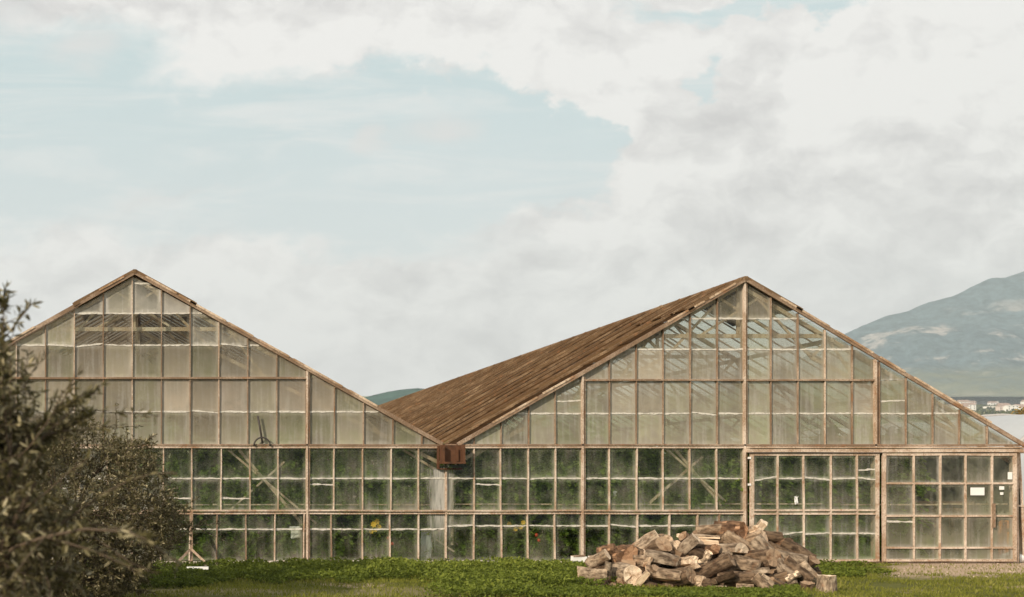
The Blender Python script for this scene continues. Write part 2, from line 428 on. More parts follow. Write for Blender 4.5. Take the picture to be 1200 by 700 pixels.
def leaves(name, P, D, L, W, tone, mat, parent=None, fold=0.25, origin=None):
    """many leaf-shaped faces in one mesh: P centres, D axis directions (n,3), L, W lengths and widths"""
    n = len(P)
    P = np.asarray(P, float); D = np.asarray(D, float)
    D = D / np.maximum(np.linalg.norm(D, axis=1, keepdims=True), 1e-9)
    r = rng.normal(size=(n, 3)); s = np.cross(D, r); s /= np.maximum(np.linalg.norm(s, axis=1, keepdims=True), 1e-9)
    nn = np.cross(D, s)
    L = np.asarray(L).reshape(-1, 1) * np.ones((n, 1)); W = np.asarray(W).reshape(-1, 1) * np.ones((n, 1))
    v = np.empty((n, 6, 3))
    v[:, 0] = P - D * L / 2
    v[:, 1] = P - D * L * 0.12 + s * W / 2 + nn * W * fold
    v[:, 2] = P + D * L * 0.22 + s * W * 0.42 + nn * W * fold
    v[:, 3] = P + D * L / 2 - nn * W * fold
    v[:, 4] = P + D * L * 0.22 - s * W * 0.42 + nn * W * fold
    v[:, 5] = P - D * L * 0.12 - s * W / 2 + nn * W * fold
    o0 = org(parent) if parent else (Vector(origin) if origin is not None else Vector((0, 0, 0)))
    v = v.reshape(-1, 3) - np.array(o0)
    me = bpy.data.meshes.new(name)
    me.vertices.add(6 * n); me.vertices.foreach_set('co', v.ravel())
    base = np.arange(n)[:, None] * 6
    f = (base + np.array([0, 1, 2, 3])).astype(np.int32); g = (base + np.array([0, 3, 4, 5])).astype(np.int32)
    fl = np.stack([f, g], 1).reshape(-1)
    me.loops.add(len(fl)); me.loops.foreach_set('vertex_index', fl)
    me.polygons.add(2 * n); me.polygons.foreach_set('loop_start', np.arange(0, 8 * n, 4, dtype=np.int32))
    a = me.attributes.new('tone', 'FLOAT', 'POINT')
    a.data.foreach_set('value', np.repeat(np.clip(np.asarray(tone) * np.ones(n), 0, 1), 6).astype(np.float32))
    me.materials.append(mat); me.update(calc_edges=True); me.validate()
    o = bpy.data.objects.new(name, me); C.objects.link(o)
    if parent: o.parent = parent
    else: o.location = o0
    ORG[o.name] = o0
    return o

# ------------------------------------------------------------------ setting: ground, hills
def terr(x, y):
    z = 0.0
    if y > 90: z += 122.0 * ((y - 90) / 1750.0) ** 1.15
    return z
def small(x, y):
    k = min(1.0, max(0.0, (-y - 0.3) / 0.8))
    return 0.05 * k * (mn.fractal((x * 0.45, y * 0.45, 3.1), 1.0, 2.0, 4)) + 0.012 * k * mn.noise((x * 3, y * 3, 0))
def gz(x, y): return terr(x, y) + (small(x, y) if -14 < y < 0 and -16 < x < 18 else 0.0)
def build_ground():
    xs = sorted(set([round(v, 3) for v in np.concatenate([np.linspace(-3900, -60, 14), np.linspace(-60, -16, 10), np.arange(-16, 18.01, 0.25), np.linspace(20, 80, 10), np.linspace(100, 3900, 24)])]))
    ys = sorted(set([round(v, 3) for v in np.concatenate([np.linspace(-900, -40, 8), np.linspace(-40, -14, 8), np.arange(-14, 0.6, 0.25), np.linspace(2, 90, 12), np.linspace(110, 4000, 60)])]))
    v = [(x, y, gz(x, y)) for y in ys for x in xs]
    nx = len(xs)
    f = [(j * nx + i, j * nx + i + 1, (j + 1) * nx + i + 1, (j + 1) * nx + i) for j in range(len(ys) - 1) for i in range(nx - 1)]
    b = MB(); b.v = v; b.f = f; b.mi = [0] * len(f)
    tag(b.build('ground', M['ground'], smooth=True), kind='structure')
build_ground()

def ridge_mesh(name, prof, d, depth, mat, zbase, rough):
    """a range of hills whose crest follows a profile (image px, py -> at distance d)"""
    px = np.linspace(prof[0][0], prof[-1][0], 150)
    py = np.interp(px, [p[0] for p in prof], [p[1] for p in prof])
    rows = 46
    b = MB()
    for j in range(rows):
        t = j / (rows - 1)             # 0 = foot towards us, .6 = crest, 1 = far foot
        for i in range(len(px)):
            cx = CAM.x + (px[i] - VX) * d / FPX
            top = CAM.z - (py[i] - HY) * d / FPX
            top += rough * 0.08 * mn.fractal((cx * 0.01, 4.2, 0.3), 0.9, 2.1, 5)
            y = CAM.y + d + (t - 0.6) * depth
            base = zbase
            if t <= 0.6:
                k = t / 0.6; prof_k = k ** 1.25
            else:
                k = 1 - (t - 0.6) / 0.4; prof_k = k ** 0.8
            n = mn.fractal((cx * 0.0035, y * 0.0035, 1.7), 0.9, 2.1, 6) * rough * min(1, 4 * t) * (1 - max(0, 1 - abs(t - 0.6) / 0.12) if abs(t - .6) < .12 else 1)
            z = base + (top - base) * prof_k + n * (1 if t < .6 else .4)
            b.v.append((cx * (1 if True else 0), y, z))
    n = len(px)
    for j in range(rows - 1):
        for i in range(n - 1):
            b.f.append((j * n + i, j * n + i + 1, (j + 1) * n + i + 1, (j + 1) * n + i)); b.mi.append(0)
    return tag(b.build(name, mat, smooth=True), kind='structure')
MPROF = [(780, 476), (860, 462), (930, 425), (975, 399), (986, 394), (1011, 382), (1040, 370), (1063, 366), (1088, 355), (1117, 347.5), (1140, 335), (1160, 326), (1178, 324.5), (1200, 316.7),
         (1235, 303), (1270, 298), (1300, 305), (1350, 322), (1420, 352), (1480, 395), (1560, 430)]
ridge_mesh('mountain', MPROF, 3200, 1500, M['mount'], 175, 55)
HPROF = [(250, 480), (330, 473), (400, 470), (425, 466.5), (440, 462.5), (455, 459), (470, 456.5), (490, 455), (520, 458), (570, 464), (640, 468), (720, 478)]
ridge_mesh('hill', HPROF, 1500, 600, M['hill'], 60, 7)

# ------------------------------------------------------------------ the two greenhouses
LR, LL_, LRr = (158.0, 321.0), (-201.0, 523.0), (517.0, 521.5)
RR, RL_, RRr = (871.0, 329.0), (535.0, 522.0), (1197.0, 523.0)
YB = 45.0
def rake_fn(ridge, le, re):
    def f(px):
        if px <= ridge[0]: return ridge[1] + (ridge[0] - px) * (le[1] - ridge[1]) / (ridge[0] - le[0])
        return ridge[1] + (px - ridge[0]) * (re[1] - ridge[1]) / (re[0] - ridge[0])
    return f
def clip(poly, fn):
    """keep the part of a polygon (px, py) below the rake line"""
    def ins(p): return p[1] >= fn(p[0]) - 1e-6
    out = []
    for i in range(len(poly)):
        a, b = poly[i], poly[(i + 1) % len(poly)]
        ia, ib = ins(a), ins(b)
        if ia: out.append(a)
        if ia != ib:
            lo, hi = 0.0, 1.0
            for _ in range(30):
                m = (lo + hi) / 2
                p = (a[0] + (b[0] - a[0]) * m, a[1] + (b[1] - a[1]) * m)
                if ins(p) == ia: lo = m
                else: hi = m
            out.append(p)
    return out
def area(p): return abs(sum(p[i][0] * p[(i + 1) % len(p)][1] - p[(i + 1) % len(p)][0] * p[i][1] for i in range(len(p)))) / 2

def pane_mesh(mb, poly, lap, y0=-0.006, slip=0.0, tilt=0.0):
    xs = [p[0] for p in poly]; ys = [p[1] for p in poly]
    x0, x1, yt, yb = min(xs), max(xs), min(ys), max(ys)
    if mb.uv is None: mb.uv = []
    n = len(poly); i = len(mb.v)
    for off in (0.0, 0.004):
        for (x, y) in poly:
            k = (y - yt) / max(1e-6, yb - yt)
            mb.v.append((X(x), y0 + off - 0.010 * k + tilt * (x - x0) / 40.0, Z(y)))
            mb.uv.append(((x - x0) / max(1e-6, x1 - x0), (yb - y) / max(1e-6, yb - yt)))
    mb.f.append(tuple(i + k for k in range(n))); mb.mi.append(0)
    mb.f.append(tuple(i + n + (n - 1 - k) for k in range(n))); mb.mi.append(2)
    for k in range(n):
        a, b = i + k, i + (k + 1) % n
        mb.f.append((b, a, a + n, b + n)); mb.mi.append(2)
    laps = [yb] if lap else []
    if yb - yt > 25 and random.random() < .045: laps.append(yt + (yb - yt) * random.choice((.18, .3, .62)))
    for base in laps:
        seg = 7; i = len(mb.v)
        if base != yb: slip = random.uniform(-.8, .8)
        for q in range(seg + 1):
            u = q / seg; x = x0 + (x1 - x0) * u
            c = base + slip * (u - 0.5) * 2 + random.uniform(-0.35, 0.35)
            h = random.uniform(0.65, 1.25) * (1.0 if random.random() > .15 else .5)
            yy = y0 - 0.0135 + tilt * (x - x0) / 40.0
            yy += 0.010 * (yb - base) / max(1e-6, yb - yt); mb.v += [(X(x), yy, Z(c + h)), (X(x), yy, Z(c - h))]; mb.uv += [(u, 0.0), (u, 0.05)]
        for q in range(seg):
            a = i + 2 * q
            mb.f.append((a, a + 2, a + 3, a + 1)); mb.mi.append(1)

def pane_list(cols, rows, fn, dirt, jit=0.0):
    """rows: [(y_top, y_bottom, lap_at_bottom)], cols: bar centres"""
    out = []
    for (yt, yb, lap) in rows:
        for a, b in zip(cols[:-1], cols[1:]):
            p = clip([(a + .5, yb - .2), (b - .5, yb - .2), (b - .5, yt + .2), (a + .5, yt + .2)], fn)
            if len(p) < 3 or area(p) < 14: continue
            q = [(x, y) for x, y in p]
            out.append((area(q), q, lap and max(y for x, y in q) > yb - 1, dirt((a + b) / 2, (yt + yb) / 2)))
    return out
def emit_panes(panes, parent, limit=98):
    def shows(t):      # how large the pane shows: nothing of it outside the frame or behind the olive trees
        x = sum(p[0] for p in t[1]) / len(t[1]); y = sum(p[1] for p in t[1]) / len(t[1])
        return 0.0 if (x < -2 or x > 1200 or (x < 70 and y > 470) or (x < 190 and y > 545) or (x < 120 and y > 505)) else t[0]
    panes.sort(key=lambda t: -shows(t))
    for ar, q, lap, col in panes[:limit]:
        mb = MB()
        sl = random.uniform(-0.3, 0.3) if random.random() > .12 else random.uniform(-2.2, 2.2)
        pane_mesh(mb, q, lap, slip=sl, tilt=random.uniform(-.003, .003))
        o = mb.build('glass_pane', [M['glass'], M['lap'], M['back']], parent)
        o.color = (min(1, max(0, col[0] + (random.uniform(-.16, .14) if col[0] > .3 else random.uniform(-.06, .06)))), min(1, max(0, col[1] + random.uniform(-.12, .12))), min(1, max(0, col[2] + random.uniform(-.2, .2))), 1)
    rest = panes[limit:]
    if rest:
        mb = MB()
        for ar, q, lap, col in rest: pane_mesh(mb, q, lap)
        o = mb.build('glass_pane', [M['glass'], M['lap'], M['back']], parent); o['kind'] = 'stuff'
        o.color = (.40, .80, .35, 1)

def vbar(px, y0, y1, parent, w=2.2, mat='pale', yo=-0.055, yi=0.03, name='glazing_bar', lean=0.0):
    mb = MB()
    x = X(px)
    mb.beam((x, (yo + yi) / 2, Z(y0)), (x + lean, (yo + yi) / 2, Z(y1)), w / S, yi - yo, up=(0, -1, 0), seg=5, wob=0.004)
    return mb.build(name, M[mat], parent)
def hrail(x0, x1, py, parent, h=3.0, mat='pale', yo=-0.075, yi=0.05, name='rail'):
    mb = MB()
    n = max(2, int((x1 - x0) / 60))
    mb.beam((X(x0), (yo + yi) / 2, Z(py)), (X(x1), (yo + yi) / 2, Z(py)), h / S, yi - yo, up=(0, -1, 0), seg=n, wob=0.006)
    return mb.build(name, M[mat], parent)

def roof_slope(name, ridge, eave, parent, mat, barmat, y0=-0.10, y1=YB, up=0.03, panes=True, bar_h=0.05, sp=0.6):
    """lapped glass lights between wooden bars, ridge to eave, y0 to y1"""
    a = Vector((X(ridge[0]), 0, Z(ridge[1]))); e = Vector((X(eave[0]), 0, Z(eave[1])))
    d = (e - a); Ls = d.length; d.normalize()
    nrm = Vector((-d.z, 0, d.x));
    if nrm.z < 0: nrm = -nrm
    mb = MB()
    rows = 8
    extra = [M['roof_mid'], M['roof_dark']] if mat == 'roof_out' else []
    bw = .035
    if extra: sp = 1.05; bw = .065
    y = y0; k = 0
    while y < y1:
        yn = min(y1, y + sp)
        base_mi = random.choice((0, 0, 0, 2, 3))
        for r in range(rows):
            s0, s1 = Ls * r / rows, Ls * (r + 1) / rows + 0.03
            t0, t1 = random.uniform(0, 0.006), 0.012 + random.uniform(0, 0.010)
            p = [a + d * s0 + nrm * (up + t0), a + d * s1 + nrm * (up + t1)]
            j = random.uniform(-.004, .004)
            A = p[0] + Vector((0, y, 0)); B = p[1] + Vector((0, y, 0)) + nrm * j
            Cc = p[1] + Vector((0, yn, 0)); D = p[0] + Vector((0, yn, 0))
            mi = (base_mi if random.random() < .8 else random.choice((0, 2, 3))) if len(extra) else 0
            if d.x > 0: mb.quad(A, B, Cc, D, mi)
            else: mb.quad(D, Cc, B, A, mi)
        if k > 0:
            c = a + Vector((0, y, 0)) + nrm * (up + 0.005); c2 = c + d * Ls
            mb.beam(c, c2, bw, bar_h * random.uniform(.75, 1.15), up=nrm, mi=1)
        y = yn; k += 1
    return mb.build(name, [M[mat], M[barmat]] + extra, parent)

def vent(ridge, eave, parent, t=0.2, lift=0.02, y0=-0.13, name='ridge_vent'):
    a = Vector((X(ridge[0]), 0, Z(ridge[1]))); e = Vector((X(eave[0]), 0, Z(eave[1])))
    d = (e - a); Ls = d.length * t; d.normalize()
    nrm = Vector((-d.z, 0, d.x))
    if nrm.z < 0: nrm = -nrm
    mb = MB()
    c = a + d * 0.0 + nrm * 0.05; c2 = a + d * Ls + nrm * (0.06 + lift * 0.35)
    mb.beam(c + Vector((0, y0 + 0.03, 0)), c2 + Vector((0, y0 + 0.03, 0)), 0.05, 0.06, up=nrm, mi=0, seg=5, wob=0.006)
    # end block
    mb.beam(c2 - d * 0.10 + Vector((0, y0 + 0.03, 0)) - nrm * 0.02, c2 + d * 0.05 + Vector((0, y0 + 0.03, 0)) - nrm * 0.02, 0.08, 0.085, up=nrm, mi=0)
    y = 0.0; 
    while y < 2.5:
        mb.beam(c.lerp(c2, 0.02) + Vector((0, y + 1.45, 0)), c.lerp(c2, 0.98) + Vector((0, y + 1.45, 0)), 2.8, 0.02, up=nrm, mi=1)
        for q in range(5):
            mb.beam(c + nrm * 0.015 + Vector((0, y + 0.1 + q * .6, 0)), c2 + nrm * 0.015 + Vector((0, y + 0.1 + q * .6, 0)), 0.05, 0.05, up=nrm, mi=0)
        y += 3.0 + random.uniform(-0.02, 0.02)
    return mb.build(name, [M['roofbar'], M['roof_out']], parent)

def bargeboard(ridge, eave, parent):
    a = Vector((X(ridge[0]), -0.10, Z(ridge[1]))); e = Vector((X(eave[0]), -0.10, Z(eave[1])))
    d = (e - a).normalized(); nrm = Vector((-d.z, 0, d.x))
    if nrm.z < 0: nrm = -nrm
    mb = MB()
    mb.beam(a + nrm * 0.012, e + nrm * 0.012, 0.045, 0.085, up=nrm, seg=24, wob=0.006, mi=1)
    # bleached strips nailed along the edge, with gaps
    L = (e - a).length; s = 0.25
    while s < L - 1.5:
        l = random.uniform(0.4, 1.3)
        if random.random() < 0.85:
            mb.beam(a + d * s + nrm * 0.045 + Vector((0, -.025, 0)), a + d * min(L, s + l) + nrm * random.uniform(.04, .055) + Vector((0, -.025, 0)), 0.03, 0.042, up=nrm)
        s += l + random.uniform(0.02, 0.3)
    return mb.build('bargeboard', [M['barge'], M['brown']], parent)

def truss(ridge, le, re, y, parent, first=False):
    """timber roof truss: rafters, an inner chord parallel to each, a collar and zigzag webs"""
    mb = MB()
    rz = Z(ridge[1]); rx = X(ridge[0])
    for e in (le, re):
        ex, ez = X(e[0]), Z(e[1])
        mb.beam((rx, y, rz - .10), (ex, y, ez - .08), 0.08, 0.10, up=(0, -1, 0))
        def top(k): return Vector((rx + (ex - rx) * k, y, rz - .12 + (ez - rz) * k))
        def bot(k): return top(k) + Vector((0, 0, -(0.62 - 0.34 * max(0, k - .5) * 2 )))
        if first or True:
            mb.beam(bot(0.26), bot(1.0), 0.08, 0.055, up=(0, -1, 0))
            ks = [0.06, 0.26, 0.32, 0.44, 0.5, 0.63, 0.68, 0.82, 0.88]
            for q in range(len(ks) - 1):
                A = top(ks[q]) if q % 2 == 0 else bot(ks[q]); B = bot(ks[q + 1]) if q % 2 == 0 else top(ks[q + 1])
                mb.beam(A, B, 0.055, 0.04, up=(0, -1, 0))
    cz = rz - 1.22
    k = 0.26
    mb.beam((rx + (X(le[0]) - rx) * 0.30, y - .02, cz), (rx + (X(re[0]) - rx) * 0.30, y - .02, cz), 0.09, 0.06, up=(0, -1, 0))
    mb.beam((rx - .02, y + .02, rz - .15), (rx - .02, y + .02, cz), 0.07, 0.05, up=(0, -1, 0))
    mb.beam((rx - .5, y + .03, cz + .9), (rx + .9, y + .03, cz), 0.05, 0.04, up=(0, -1, 0))
    mb.beam((rx + .5, y + .03, cz + .9), (rx - .9, y + .03, cz), 0.05, 0.04, up=(0, -1, 0))
    return mb.build('truss', M['inner'], parent)

def make_house(name, label, ridge, le, re, cols, rows_g, rows_mid, rows_low, mid_cols, low_cols, dirt, posts, x_end0, x_end1, slopes, brace_list):
    g = thing(name, (X(ridge[0]), 0, 0), label, 'greenhouse', 'glasshouses joined at a valley gutter')
    fn = rake_fn(ridge, (le[0], le[1]), re)
    fn2 = lambda px: fn(px) + 2.5
    panes = pane_list(cols, rows_g, fn2, dirt)
    panes += pane_list(mid_cols, rows_mid, lambda px: 0, dirt)
    panes += pane_list(low_cols, rows_low, lambda px: 0, dirt)
    emit_panes(panes, g)
    for px in cols[1:-1]:
        if any(abs(px - p) < 4 for p in posts): continue
        t = fn(px) + 1
        if 521 - t < 5: continue
        vbar(px + random.uniform(-.5, .5), 522, t, g, w=1.12, mat='brown' if random.random() < .8 else 'pale')
    for px in mid_cols[1:-1]:
        if any(abs(px - p) < 4 for p in posts): continue
        vbar(px + random.uniform(-.6, .6), 599, 524, g, w=1.3, lean=random.uniform(-.012, .012))
    for px in low_cols[1:-1]:
        vbar(px + random.uniform(-.8, .8), 657, 601, g, w=1.42, lean=random.uniform(-.02, .02), mat='pale' if random.random() < .8 else 'brown')
    for p in posts:
        vbar(p, 658, max(fn(p) + 1, 300), g, w=2.3, mat='pale', yo=-0.085, yi=0.08, name='post')
        vbar(p + 2.6, 658, max(fn(p) + 4, 300), g, w=1.4, mat='brown', yo=-0.06, yi=0.06, name='post')
    # rails on the front
    hrail(x_end0, x_end1, 521.8, g, h=2.0, mat='brown', yo=-0.085)
    hrail(x_end0, x_end1, 524.6, g, h=2.0, mat='pale', yo=-0.07)
    # inside rails seen through the glass
    for py, yy in ((512, 0.30), (591, 0.28)):
        lim0, lim1 = (x_end0 + 8, x_end1 - 6) if py > 523 else (max(x_end0 + 8, le[0] + 28), min(x_end1 - 6, re[0] - 26))
        x = lim0
        while x < lim1 - 14:
            l = random.uniform(110, 190)
            hrail(x, min(lim1, x + l), py + random.uniform(-1, 1), g, h=1.6, mat='inner', yo=yy - .02, yi=yy + .02, name='inner_rail')
            x += l + random.uniform(2, 12)
    # roof
    roof_slope('roof_slope', ridge, le, g, slopes[0][0], slopes[0][1], bar_h=slopes[0][2])
    roof_slope('roof_slope', ridge, re, g, slopes[1][0], slopes[1][1], bar_h=slopes[1][2])
    for e in (le, re):
        vent(ridge, e, g, t=0.19)
        bargeboard(ridge, e, g)
    mb = MB()
    mb.beam((X(ridge[0]), -0.14, Z(ridge[1]) + .035), (X(ridge[0]), YB, Z(ridge[1]) + .035), 0.08, 0.08, up=(0, 0, 1))
    mb.build('ridge_board', M['roofbar'], g)
    for k in range(11):
        truss(ridge, le, re, 0.17 + k * 4.2, g, first=(k == 0))
    for (a, b, w, yy) in brace_list:
        mb = MB(); mb.beam((X(a[0]), yy, Z(a[1])), (X(b[0]), yy, Z(b[1])), w / S, 0.05, up=(0, -1, 0), seg=4, wob=.004)
        mb.build('brace', M['inner'], g)
    # purlins running back under each slope
    for e in (le, re):
        for k in (0.33, 0.66):
            mb = MB(); x = X(ridge[0]) + (X(e[0]) - X(ridge[0])) * k; z = Z(ridge[1]) + (Z(e[1]) - Z(ridge[1])) * k - 0.09
            mb.beam((x, 0.1, z), (x, YB - .1, z), 0.07, 0.09, up=(0, 0, 1)); mb.build('purlin', M['inner'], g)
    # inside posts in the length of the house
    for p in (le[0] + 8, re[0] - 6):
        for k in range(1, 8):
            mb = MB(); mb.box(X(p) - .045, X(p) + .045, k * 6.0 - .045, k * 6.0 + .045, 0, 2.6); mb.build('inner_post', M['inner'], g)
    # far end wall
    mb = MB(); mb.uv = []
    pts = [(X(le[0]), 0), (X(re[0]), 0), (X(re[0]), Z(re[1])), (X(ridge[0]), Z(ridge[1])), (X(le[0]), Z(le[1]))]
    for yy in (YB - .02, YB):
        for x, z in pts: mb.v.append((x, yy, z)); mb.uv.append((0.5, 0.5))
    mb.f += [(0, 1, 2, 3, 4), (9, 8, 7, 6, 5)]; mb.mi += [0, 1]
    mb2 = mb.build('end_wall', [M['glass'], M['back']], g); mb2.color = (.6, .2, .5, 1)
    return g

# left house
def dirt_left(px, py):
    n = random.uniform(-.07, .07)
    if py < 368: return (0.50 + n, 0.98, 0.35)
    if py < 405: return (0.0, 0.15, 0.2) if 89 < px < 226 else (0.42 + n, 0.85, 0.3)
    if py < 443: return (0.62 + n, 0.20, 0.25)
    if py < 483: return (0.74 + n, 0.25, 0.2)
    if py < 523: return (0.62 + n, 0.30, 0.35)
    if py < 600:
        if 492 < px < 560: return (0.08 + n, 0.40, 0.7)
        return (0.15 + n * .6, 0.36, 1.0)
    return (0.12 + n * .6, 0.36, 1.0)
lcols = [19.7 + 33.85 * k for k in range(-6, 15)] + [522]
lcols = [-200] + [c for c in lcols if c > -190 and c < 505] + [522]
lmid = [-196 + 33.2 * k for k in range(0, 21)]
lmid = [c for c in lmid if c < 470] + [490.5, 522, 526]
lmid = [c + 0.0 for c in lmid]
# line the middle bars up with the ones measured
lmid = [-200, -168, -135, -102, -69, -36, -3, 27, 60, 93, 126, 159, 192, 225, 259, 293, 325.5, 359, 391, 425, 457.5, 490.5, 522]
llow = [-200, -170, -138, -105, -72, -40, -6, 25, 58, 90, 122, 155, 188, 222, 254, 288, 321, 354.5, 388.5, 424, 456, 489.5, 522]
rows_lg = [(315, 367.7, True), (367.7, 405, True), (405, 443, False), (443, 483, True), (483, 521, False)]
rows_mid = [(525, 561, True), (561, 598.5, False)]
rows_low = [(602, 620.5, True), (620.5, 657, False)]
left = make_house('greenhouse', 'left old glasshouse with milky top panes, half hidden by the olive trees', LR, LL_, LRr, lcols, rows_lg, rows_mid, rows_low, lmid, llow, dirt_left,
    [359.5], -201, 521.6, [('roof_dim', 'barin', .045), ('roof_dim', 'barin', .05)],
    [((268, 527), (372, 614), 2.4, .20), ((281, 527), (362, 622), 3.4, .26), ((262, 606), (335, 541), 2.2, .32),
     ((-60, 527), (40, 620), 3, .26), ((60, 527), (-40, 620), 3, .30), ((476, 527), (512, 549), 2.6, .3)])
vbar(522, 657, 551, left, w=2.0); hrail(-100, 359, 443.5, left, h=2.2, mat='brown')
hrail(-201, 521.6, 598.6, left, h=1.9, mat='pale'); hrail(-201, 521.6, 601.8, left, h=1.7, mat='pale', yo=-.065)

# right house
def dirt_right(px, py):
    n = random.uniform(-.07, .07)
    if py < 374: return (0.16 + n, 0.35, 0.35)
    if py < 410: return (0.18 + n, 0.3, 0.3)
    if py < 446: return (0.66 + n, 0.25, 0.22)
    if py < 485: return (0.72 + n, 0.25, 0.28)
    if py < 523: return (0.66 + n, 0.32, 0.42)
    if py < 600:
        if px < 556: return (0.08 + n, 0.40, 0.7)
        return (0.15 + n * .6, 0.36, 1.0)
    return (0.12 + n * .6, 0.38, 1.0)
rcols = [522, 555.5] + [587 + 31.55 * k for k in range(0, 20)]
rcols = [c for c in rcols if c < 1192] + [1196]
rmid = [522, 555, 586, 618, 650, 681, 713, 745, 776, 808, 839.5, 871]
rlow = [522, 555, 587, 617.5, 650, 681.5, 713, 746, 783, 815, 842, 871]
rows_rg = [(322, 374, True), (374, 410, True), (410, 446, False), (446, 485, True), (485, 521, False)]
rows_rlow = [(602, 616.5, True), (616.5, 657, False)]
right = make_house('greenhouse', 'right old glasshouse with a long caked brown roof and a pair of sliding doors', RR, RL_, RRr, rcols, rows_rg, rows_mid, rows_rlow, rmid, rlow, dirt_right,
    [681.5, 871, 1024], 522.2, 1197, [('roof_out', 'roofbar', .11), ('roof_clear', 'barin', .032)],
    [((783, 524), (855, 588), 2.4, .20), ((795, 524), (852, 592), 3.2, .26), ((768, 590), (831, 535), 2.4, .32),
     ((560, 535), (580, 522), 2.4, .3), ((535, 640), (535, 560), 3, .4), ((534, 571), (546, 560), 2.2, .42), ((511, 630), (536, 608), 2, .42), ((511, 630), (538, 648), 2, .42), ((511, 650), (511, 560), 2.2, .45)])
hrail(681, 1024, 446, right, h=2.0, mat='brown')
hrail(522.2, 871, 598.6, right, h=1.9, mat='pale'); hrail(522.2, 871, 601.8, right, h=1.7, mat='pale', yo=-.065)
# side wall of the right house and of the left house
for g_, e in ((right, RRr), (left, LL_)):
    mb = MB(); mb.uv = []
    for yy in (0.05, YB):
        for z in (0, Z(e[1])):
            mb.v.append((X(e[0]), yy, z)); mb.uv.append((.5, .5))
    mb.f.append((0, 1, 3, 2)); mb.mi.append(0)
    o = mb.build('side_wall', [M['tarp'] if g_ is right else M['glass']], g_); o.color = (.80, .15, .3, 1)

# footing under the front
for g_, a, b in ((left, -203, 525.5), (right, 526.5, 871)):
    mb = MB(); seg = 40
    i = 0
    for k in range(seg + 1):
        x = X(a + (b - a) * k / seg); yy = -0.16 + random.uniform(-.03, .02); h = 0.055 + random.uniform(-.02, .02)
        mb.v += [(x, yy, -0.1), (x, yy, h * .8), (x, yy + .05, h), (x, .12, h), (x, .12, -0.1)]
    for k in range(seg):
        for j in range(4):
            p = 5 * k + j; mb.f.append((p, p + 5, p + 6, p + 1)); mb.mi.append(0)
    mb.build('footing', M['stone'], g_)
mb = MB(); mb.beam((X(872), -.01, .02), (X(1190), -.01, .02), .05, .14, up=(0, -1, 0), seg=8, wob=.004); mb.build('door_sill', M['pale'], right)

# sliding doors and their track
hrail(872, 1192, 528.2, right, h=4.2, mat='pale', yo=-0.20, yi=-0.09, name='door_track')
mb = MB(); mb.box(X(872), X(1192), -.23, -.08, Z(525.6), Z(524.9)); mb.build('track_flashing', M['barge'], right)
mb = MB(); mb.box(X(872), X(1026), -.205, -.19, Z(531.6), Z(530.6)); mb.build('track_shade_strip', M['iron'], right)  # solid dark strip standing in for the shade under the track

def door(x0, x1, vcols, hrows, dirt, yo=-0.15, stile=4.0):
    """sliding door: frame mesh, with its bars and panes as sub-parts; hrows: y lines (rail True / lap False)"""
    mb = MB(); h = 0.05
    def B(a, b, w): mb.beam((X(a[0]), yo, Z(a[1])), (X(b[0]), yo, Z(b[1])), w / S, h, up=(0, -1, 0), seg=4, wob=.004)
    B((x0 + stile / 2, 657.5), (x0 + stile / 2, 531.5), stile); B((x1 - stile / 2, 657.5), (x1 - stile / 2, 531.5), stile)
    B((x0 + stile, 533), (x1 - stile, 533), 2.6); B((x0 + stile, 656.2), (x1 - stile, 656.2), 2.6)
    d = mb.build('sliding_door', M['pale'], right)
    ys = [534] + [r[0] for r in hrows] + [655]
    for y, rail in hrows:
        if rail:
            m2 = MB(); m2.beam((X(x0 + stile), yo - .003, Z(y)), (X(x1 - stile), yo - .003, Z(y)), 2.2 / S, .05, up=(0, -1, 0), seg=4, wob=.004); m2.build('door_rail', M['pale'], d)
    vs = [x0 + stile] + vcols + [x1 - stile]
    for v in vcols:
        m2 = MB(); m2.beam((X(v), yo - .005, Z(655)), (X(v + random.uniform(-1, 1)), yo - .005, Z(534)), 1.75 / S, .045, up=(0, -1, 0), seg=5, wob=.004); m2.build('glazing_bar', M['pale'], d)
    for r in range(len(ys) - 1):
        lap = r < len(hrows) and not hrows[r][1]
        for c in range(len(vs) - 1):
            m2 = MB(); pane_mesh(m2, [(vs[c], ys[r + 1]), (vs[c + 1], ys[r + 1]), (vs[c + 1], ys[r]), (vs[c], ys[r])], lap, y0=yo + .008, slip=random.uniform(-.4, .4) if random.random() < .75 else random.uniform(-3, 3))
            o = m2.build('glass_pane', [M['glass'], M['lap'], M['back']], d)
            q = dirt(c, r); o.color = (q[0] + random.uniform(-.06, .06), q[1], q[2], 1)
    return d
d1 = door(875, 1025, [906.5, 937.5, 968.5, 999.5], [(561, False), (598, True), (602, True), (625, False)],
     lambda c, r: (0.15 if r < 3 else 0.26, 0.45 if r != 0 else 0.7, 0.9))
d2 = door(1029, 1185, [1065.5, 1095.5, 1125.5, 1156], [(566.5, True), (604.5, True), (641.5, True)],
     lambda c, r: ([.12, .08, .12, .26, .14][c] + [0, .06, .26, .34][r], [.6, .6, .5, .35, .4][c], .45), yo=-0.15)
mb = MB(); mb.beam((X(1157), -.205, Z(618)), (X(1157), -.205, Z(590)), .05, .04, up=(0, -1, 0)); mb.build('handle', M['brown'], d2)
for yy in (537, 568):
    mb = MB(); mb.box(X(873), X(875.2), -.19, -.12, Z(yy + 1.2), Z(yy - 1.2)); mb.build('hinge', M['white'], right)
# corner post right of the doors and an annex frame leaning there
vbar(1188, 659, 527, right, w=5.0, mat='pale', yo=-.09, yi=.08, name='post')

